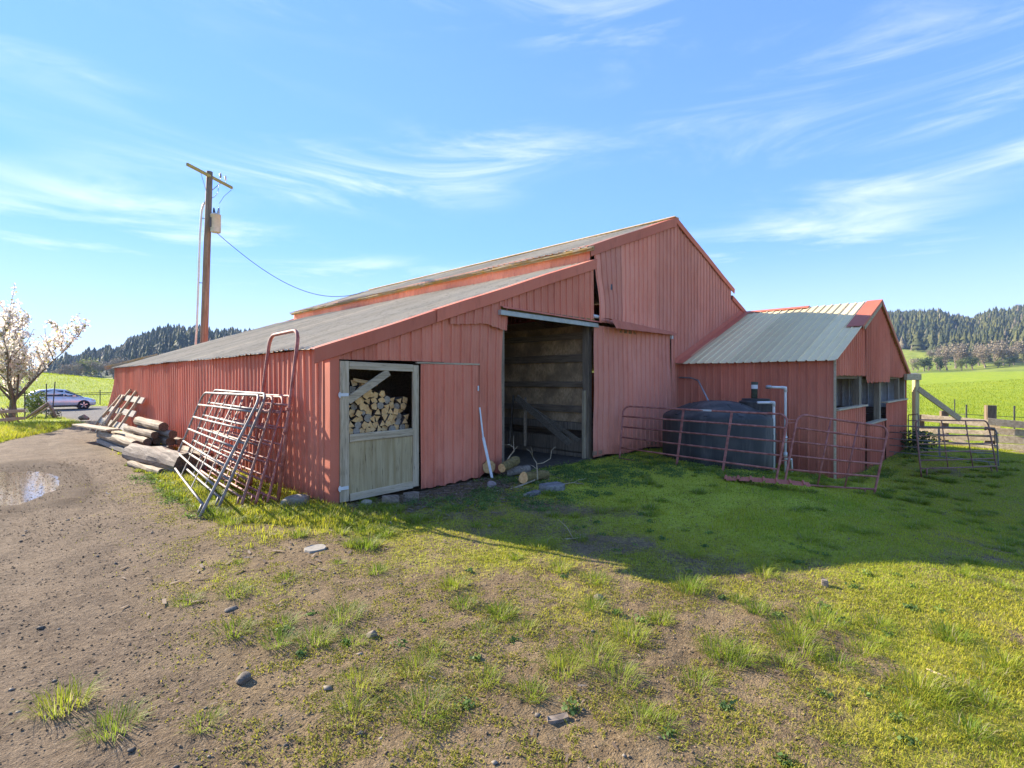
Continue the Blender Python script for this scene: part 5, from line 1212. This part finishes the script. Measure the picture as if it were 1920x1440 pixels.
stick([at(948, 868, 10.6), at(958, 852, 10.7), at(964, 846, 10.7), at(962, 838, 10.8)], .016, 'bare forked twig standing up above the cut logs', WOODG, 3, 3)
stick([at(1008, 900, 9.9), at(1007, 880, 10.0), at(1006, 868, 10.0), at(999, 857, 10.1)], .014, 'thin upright twig before the doorway planks', WOODG, 3, 5)
stick([at(1006, 870, 10.0), at(1018, 868, 10.0), at(1032, 860, 10.1), at(1034, 845, 10.1)], .010, 'thin twig reaching right before the doorway', WOODG, 1, 6)
stick([at(1020, 912, 9.6), at(1050, 908, 9.7), at(1075, 905, 9.8), at(1095, 908, 9.8)], .012, 'thin pale twig lying on the grass right of the bark slab', WOODGX, 2, 7)
stick([at(485, 1137, 4.6), at(505, 1136, 4.6), at(527, 1134, 4.6)], .010, 'short grey stick on the soil at left', WOODG, 0, 8)
stick([at(1738, 1256, 3.6), at(1770, 1268, 3.5), at(1803, 1282, 3.42)], .012, 'straw coloured stalk lying in the right foreground grass', PALEWOODX, 0, 9)
stick([at(1052, 1012, 6.5), at(1075, 1010, 6.5), at(1098, 1006, 6.6)], .012, 'grey stick lying near the shadow edge', WOODG, 1, 10)
# boards leaning inside the doorway
for k, (a, b, w, m) in enumerate(((at(968, 745, 13.1), at(1068, 832, 12.6), .16, OLDDARK), (at(1000, 768, 13.0), at(1085, 826, 12.7), .10, OLDDARK), (at(963, 742, 13.6), at(955, 835, 13.2), .10, OLDDARK))):
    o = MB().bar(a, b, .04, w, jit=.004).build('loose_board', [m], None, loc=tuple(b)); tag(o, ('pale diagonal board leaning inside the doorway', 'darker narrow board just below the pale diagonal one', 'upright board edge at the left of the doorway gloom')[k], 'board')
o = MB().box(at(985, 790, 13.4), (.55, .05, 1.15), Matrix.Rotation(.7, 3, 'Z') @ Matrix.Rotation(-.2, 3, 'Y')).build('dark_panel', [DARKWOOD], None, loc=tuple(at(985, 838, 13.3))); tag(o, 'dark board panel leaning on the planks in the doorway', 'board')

# ------------------------------------------------------------------ grass, moss, weeds, gravel
def blade_mesh(name, P, h, w, az, lean, cols, mat, label, cat):
    n = len(P); ca, sa = np.cos(az), np.sin(az); wx, wy = -sa*w/2, ca*w/2
    B = lambda t, hh, ww: (P[:, 0]+ca*lean*h*t + wx*ww, P[:, 1]+sa*lean*h*t + wy*ww, P[:, 2]+h*hh)
    V = np.stack([np.stack(B(0, -.03, -1), 1), np.stack(B(0, -.03, 1), 1), np.stack(B(.35, .55, -.75), 1), np.stack(B(.35, .55, .75), 1), np.stack(B(1.0, np.maximum(.25, 1-.25*lean**2), 0), 1)], 1).reshape(-1, 3)
    f = np.array([[0, 1, 3], [0, 3, 2], [2, 3, 4]]); F = (f[None] + (np.arange(n)*5)[:, None, None]).reshape(-1, 3)
    o = np_mesh(name, V, F, mat, cols=dict(col=np.repeat(cols, 5, 0)))
    return tag(o, label, cat, kind='stuff')
def scatter(n, px0, px1, d0, d1, power, rng):
    """points over the ground, thinning with depth"""
    px = px0 + (px1-px0)*rng.random(n); t = rng.random(n); d = (d0**power + t*(d1**power-d0**power))**(1/power)
    u = (px-960)/975; return d*(1+u)/S2, d*(1-u)/S2, d
def wallstrip(x, y): return ss(1.7, 2.5, x)*ss(4.4, 3.9, x)*ss(5.9, 6.8, y)*ss(24, 15, y)
def ramp3(m, a, b, c):
    m = m[:, None]; a, b, c = map(np.array, (a, b, c)); return np.where(m < .5, a*(1-2*m)+b*(2*m), b*(2-2*m)+c*(2*m-1))
rng = np.random.default_rng(8)
# 1 turf
x, y, d = scatter(760000, -60, 1985, 2.3, 24, 0.9, rng)
v = veg(x, y); ok = ~in_barn(x, y) & (rng.random(len(x)) < np.clip((v-.30)/.45, 0, 1)) 
lu = ss(5.4, 8.5, x)*ss(.2, 2.5, y-.08*x); ok &= rng.random(len(x)) < 1-.45*lu
x, y, d, v = x[ok], y[ok], d[ok], v[ok]; n = len(x)
ws = wallstrip(x, y); lush = ss(5.4, 8.5, x)*ss(.2, 2.5, y-.08*x)*(1-ws); clump = fbm(x, y, 2.6, 3); bankm = ss(.4, -.6, x-bank_edge(y))*ss(20, 23, y)
h = (.016 + .022*v*rng.random(n)*(1-.5*lush) + .014*lush*clump*2*rng.random(n) + .13*ws*clump*rng.random(n)*1.6 + .22*bankm*rng.random(n))*(.7+.6*rng.random(n))
tall = (fbm(x+7, y-4, .8, 3) > .60) & (lush > .4); h[tall] *= 1.9
w = .0042*(np.maximum(d, 3)/3.5)**.75*(.8+.5*rng.random(n))
hue = np.clip(fbm(x-3, y+8, .9, 3)*.9 + rng.normal(0, .16, n) + .10 - .10*lush + .05*ws + .20*ss(5, 3.5, y)*ss(9, 6, x), 0, 1)
C = ramp3(hue, (.25, .36, .03), (.40, .44, .03), (.54, .48, .045)); C *= (.8+.4*rng.random(n))[:, None]
dry = rng.random(n) < .06; C[dry] = np.array([.40, .33, .17])*(.7+.5*rng.random(dry.sum()))[:, None]
z = zg(x, y) + (fbm(x, y, 1.3, 4)-.5)*.07
blade_mesh('grass', np.stack([x, y, z], 1), h, w, rng.random(n)*6.283, .3+.7*rng.random(n)+.35*lush, C, GRASS, 'short patchy yellow green grass over the whole yard', 'grass')
# 2 separate tufts
TUFTS = [(905, 1172), (985, 1169), (812, 1207), (780, 1242), (909, 1259), (996, 1287), (1055, 1242), (1159, 1259), (794, 1318), (659, 1329), (673, 1275), (666, 1190), (642, 1145), (867, 1120), (1048, 1054), (1114, 1075), (1114, 1221), (1197, 1339), (1290, 1090), (1367, 1225), (1307, 1267), (1488, 1175), (1467, 1235), (1537, 1154), (1569, 1235), (1615, 1207), (1718, 1281), (1807, 1285), (437, 1173), (523, 1190), (590, 1187), (537, 1073), (437, 1103), (350, 1117), (117, 1307), (380, 1347), (213, 1353), (527, 1157), (1340, 1205), (1395, 1215), (1500, 1205), (1760, 1300), (1850, 1310), (1700, 1320), (690, 1010), (640, 985), (560, 990), (850, 1085), (940, 1140), (1180, 1180), (1240, 1150), (1420, 1130), (1650, 1160), (1780, 1180), (1880, 1230)]
T = []
for px, py in TUFTS:
    dd = 2.0*975/(py+14-712); p = bearing(px, dd); T.append((p[0], p[1], random.uniform(.75, 1.3)))
for k in range(260):
    x_, y_ = random.uniform(1.2, 15), random.uniform(-1.0, 6.8)
    if random.random() < .25 + .10*x_ and not in_barn(np.array(x_), np.array(y_)) and float(veg(x_, y_)) > .22: T.append((x_, y_, random.uniform(.35, 1.0)))
for k in range(150):
    y_ = random.uniform(5.8, 15); x_ = random.uniform(2.2, 3.6) if y_ > 7.8 else random.uniform(3.0, 4.6); T.append((x_, y_, random.uniform(.6, 1.25)))
for k in range(70):
    T.append((random.uniform(13.0, 26), random.uniform(.3, 3.3), random.uniform(.7, 1.4)))
for k in range(40):
    T.append((random.uniform(11.0, 15), random.uniform(3.2, 7.6), random.uniform(.6, 1.3)))
PP = []; HH = []; AZ = []; LE = []; CC = []; WW = []
for x_, y_, s in T:
    nb_ = int(200*s); rr = .12*s*np.sqrt(rng.random(nb_)); a = rng.random(nb_)*6.283; dd = math.hypot(x_, y_)
    PP.append(np.stack([x_+rr*np.cos(a), y_+rr*np.sin(a), np.full(nb_, zh(x_, y_)-.01)], 1)); HH.append(s*(.045+.085*rng.random(nb_))); AZ.append(a+rng.normal(0, .5, nb_))
    LE.append(np.clip(.25+rr/(.11*s)*.9+rng.normal(0, .2, nb_), .05, 1.5)); WW.append(np.full(nb_, .0036*(max(dd, 3)/3.5)**.7)); base = rng.random()
    cc = ramp3(np.clip(base*.55+rng.normal(.15, .15, nb_), 0, 1), (.14, .23, .022), (.28, .35, .030), (.44, .42, .05)); dr = rng.random(nb_) < .10; cc[dr] = (.42, .36, .20); CC.append(cc)
blade_mesh('grass_tufts', np.vstack(PP), np.concatenate(HH), np.concatenate(WW), np.concatenate(AZ), np.concatenate(LE), np.vstack(CC), GRASS, 'scattered taller grass tufts standing on the bare yard', 'grass')
# 3 low moss-like seedlings speckling the soil
x, y, d = scatter(320000, -60, 1985, 2.3, 10, 1.0, rng)
m = fbm(x+21, y+5, 3.2, 4)*.6 + fbm(x, y+50, 11, 2)*.4; ok = ~in_barn(x, y) & (rng.random(len(x)) < np.clip((m-.45)*7, 0, 1)*ss(.25, 1.6, x)*(1-.4*ss(5, 7, x))*(1-.9*track_mask(x, y)))
x, y, d = x[ok], y[ok], d[ok]; n = len(x); C = ramp3(np.clip(rng.normal(.5, .25, n), 0, 1), (.18, .22, .025), (.32, .31, .035), (.44, .38, .05))
blade_mesh('moss', np.stack([x, y, zg(x, y)+(fbm(x, y, 1.3, 4)-.5)*.07+.002], 1), .007+.015*rng.random(n), .0045+.005*rng.random(n), rng.random(n)*6.283, .5+.9*rng.random(n), C, GRASS, 'tiny yellow green moss and seedlings speckling the soil', 'moss')
# 4 broadleaf weeds
def weeds():
    P = []; Cc = []; r2 = np.random.default_rng(15)
    spots = []
    for k in range(420):
        x_ = r2.uniform(4.6, 10.6); y_ = r2.uniform(5.2, 7.65)
        if fbm(x_, y_, 1.5, 2) > .40 and not (x_ < 6.3 and y_ > 7.1): spots.append((x_, y_, r2.uniform(.05, .16)))
    for k in range(120): spots.append((r2.uniform(2.0, 3.5), r2.uniform(8.4, 13), r2.uniform(.05, .16)))
    for k in range(90): spots.append((r2.uniform(10.3, 12.2), r2.uniform(3.5, 7.6), r2.uniform(.06, .2)))
    for k in range(60): spots.append((r2.uniform(1.5, 7), r2.uniform(.5, 4.5), r2.uniform(.03, .06)))
    for k in range(30): spots.append((r2.uniform(15.5, 25), r2.uniform(2.8, 3.45), r2.uniform(.1, .3)))
    for x_, y_, s in spots:
        n_ = int(34+260*s); q = r2.normal(0, .55, (n_, 3))*np.array([s, s, s*.55]); q[:, 2] = np.abs(q[:, 2]); P.append(q+np.array([x_, y_, zh(x_, y_)]))
        b = r2.random(); Cc.append((np.array([.11, .18, .055])*(1-b)+np.array([.20, .28, .055])*b)*(.75+.5*r2.random((n_, 1))))
    P = np.vstack(P); Cc = np.vstack(Cc); V, F, C_ = leaf_quads(P, np.full(len(P), .011), Cc, r2)
    return tag(np_mesh('weeds', V, F, LEAVES, cols=dict(col=C_)), 'low broadleaf weeds along the barn foot and panels', 'weeds', kind='stuff')
weeds()
# 5 gravel and clods, bark litter
def pebbles(n_, seed, sz, sel, name, label, pal, flat=.55, dmax=9):
    r2 = np.random.default_rng(seed); x, y, d = scatter(n_*3, -60, 1985, 2.2, dmax, 0.9, r2); k = sel(x, y, r2); x, y, d = x[k][:n_], y[k][:n_], d[k][:n_]; m_ = len(x)
    O = np.array([[1, 0, 0], [-1, 0, 0], [0, 1, 0], [0, -1, 0], [0, 0, 1], [0, 0, -1], [.7, .7, .3], [-.7, .6, .35]])[:6]
    f = np.array([[0, 2, 4], [2, 1, 4], [1, 3, 4], [3, 0, 4], [2, 0, 5], [1, 2, 5], [3, 1, 5], [0, 3, 5]])
    s = sz(r2, m_, d); V = O[None]*(.65+.7*r2.random((m_, 6, 1)))*s[:, None, None]*np.stack([np.ones(m_)*1.25, np.ones(m_), np.full(m_, flat)], 1)[:, None, :]
    a = r2.random(m_)*6.283; ca, sa = np.cos(a)[:, None], np.sin(a)[:, None]; V = np.stack([V[..., 0]*ca-V[..., 1]*sa, V[..., 0]*sa+V[..., 1]*ca, V[..., 2]], -1)
    V += np.stack([x, y, zg(x, y)+(fbm(x, y, 1.3, 4)-.5)*.07+(fbm(x+5, y, 7, 3)-.5)*.03+s*.2], 1)[:, None, :]
    q = r2.random(m_)[:, None]; C_ = np.array(pal[0])*(1-q)+np.array(pal[1])*q
    F = (f[None]+(np.arange(m_)*6)[:, None, None]).reshape(-1, 3)
    return tag(np_mesh(name, V.reshape(-1, 3), F, DIRTM, cols=dict(col=np.repeat(C_, 6, 0))), label, 'gravel', kind='stuff')
t_ = NT('clod'); DIRTM = t_.bsdf(t_.attr('col').outputs['Color'], .95, spec=.15)
pebbles(24000, 31, lambda r, m, d: (.003+.008*r.random(m)**3)*(d/3.2)**.35, lambda x, y, r: ~in_barn(x, y) & (r.random(len(x)) < (1-.8*veg(x, y))*(.25+.75*fbm(x, y, .9, 3))), 'gravel', 'fine clods and gravel over the bare yard soil', ((.10, .07, .042), (.27, .195, .12)), .55, 13)
pebbles(220, 32, lambda r, m, d: .009+.020*r.random(m)**3, lambda x, y, r: (r.random(len(x)) < ss(4.5, .5, x)*.9+.06) & (fbm(x, y, 1.1, 3) > .42) & ~in_barn(x, y), 'gravel', 'larger dark stones scattered on the driven earth at left', ((.11, .095, .075), (.27, .23, .18)), .5, 8)
def litter():
    r2 = np.random.default_rng(19); n_ = 2600; x = np.where(r2.random(n_) < .7, r2.uniform(3.9, 8.5, n_), r2.uniform(.8, 9, n_)); y = np.where(x > 3.8, np.minimum(7.7, 7.75-np.abs(r2.normal(0, .8, n_))), r2.uniform(1, 7, n_))
    s = (.02+.05*r2.random(n_)**2)*np.where(y < 5.0, .45, 1.0); a = r2.random(n_)*6.283; l = np.stack([np.cos(a)*s, np.sin(a)*s], 1); p = np.stack([-np.sin(a)*s*.22, np.cos(a)*s*.22], 1); z = zg(x, y)+(fbm(x, y, 1.3, 4)-.5)*.07+.012
    c = np.stack([x, y], 1); V = np.stack([np.column_stack([c+l+p, z+.004*r2.random(n_)]), np.column_stack([c-l+p, z+.01*r2.random(n_)]), np.column_stack([c-l-p, z]), np.column_stack([c+l-p, z+.008*r2.random(n_)])], 1).reshape(-1, 3)
    q = r2.random(n_)[:, None]; C_ = np.array([.09, .06, .04])*(1-q)+np.array([.30, .23, .16])*q
    return tag(np_mesh('bark_litter', V, np.arange(4*n_).reshape(n_, 4), DIRTM, cols=dict(col=np.repeat(C_, 4, 0))), 'bark chips and straw littering the soil before the barn', 'litter', kind='stuff')
litter()
# coarse grass on the far bank, paddock and pasture
def far_grass():
    r2 = np.random.default_rng(23); x, y, d = scatter(150000, -60, 1985, 20, 130, 0.55, r2); v = veg(x, y); k = (v > .5) & ~in_barn(x, y); x, y, d = x[k], y[k], d[k]; n = len(x)
    lf_ = ss(10, -5, x-y*.5); hue = np.clip(fbm(x, y, .25, 4)*.8+r2.normal(.05, .12, n)+.1*lf_, 0, 1); C_ = ramp3(hue, (.22, .29, .018), (.33, .38, .022), (.42, .42, .03))
    return blade_mesh('pasture_grass', np.stack([x, y, zg(x, y)], 1), (.10+.16*r2.random(n))*np.clip(d/45, .6, 1.2), .014*(d/20)**.9, r2.random(n)*6.283, .3+.6*r2.random(n), C_, GRASS, 'bright green pasture grass beyond the yard', 'grass')
far_grass()

# ------------------------------------------------------------------ air
def build_haze():
    x0, x1, y0, y1, z0, z1 = -1700, 1750, -1700, 1750, -60, 185
    o = MB().box(((x0+x1)/2, (y0+y1)/2, (z0+z1)/2), (x1-x0, y1-y0, z1-z0)).build('haze', [])
    m = bpy.data.materials.new('valley haze'); m.use_nodes = True; n = m.node_tree.nodes; n.clear()
    out = n.new('ShaderNodeOutputMaterial'); v = n.new('ShaderNodeVolumePrincipled')
    v.inputs['Color'].default_value = (0.45, 0.65, 1.0, 1); v.inputs['Density'].default_value = 0.00016; v.inputs['Anisotropy'].default_value = 0.0
    m.node_tree.links.new(v.outputs[0], out.inputs['Volume']); o.data.materials.clear(); o.data.materials.append(m)
    return tag(o, kind='stuff')
build_haze()
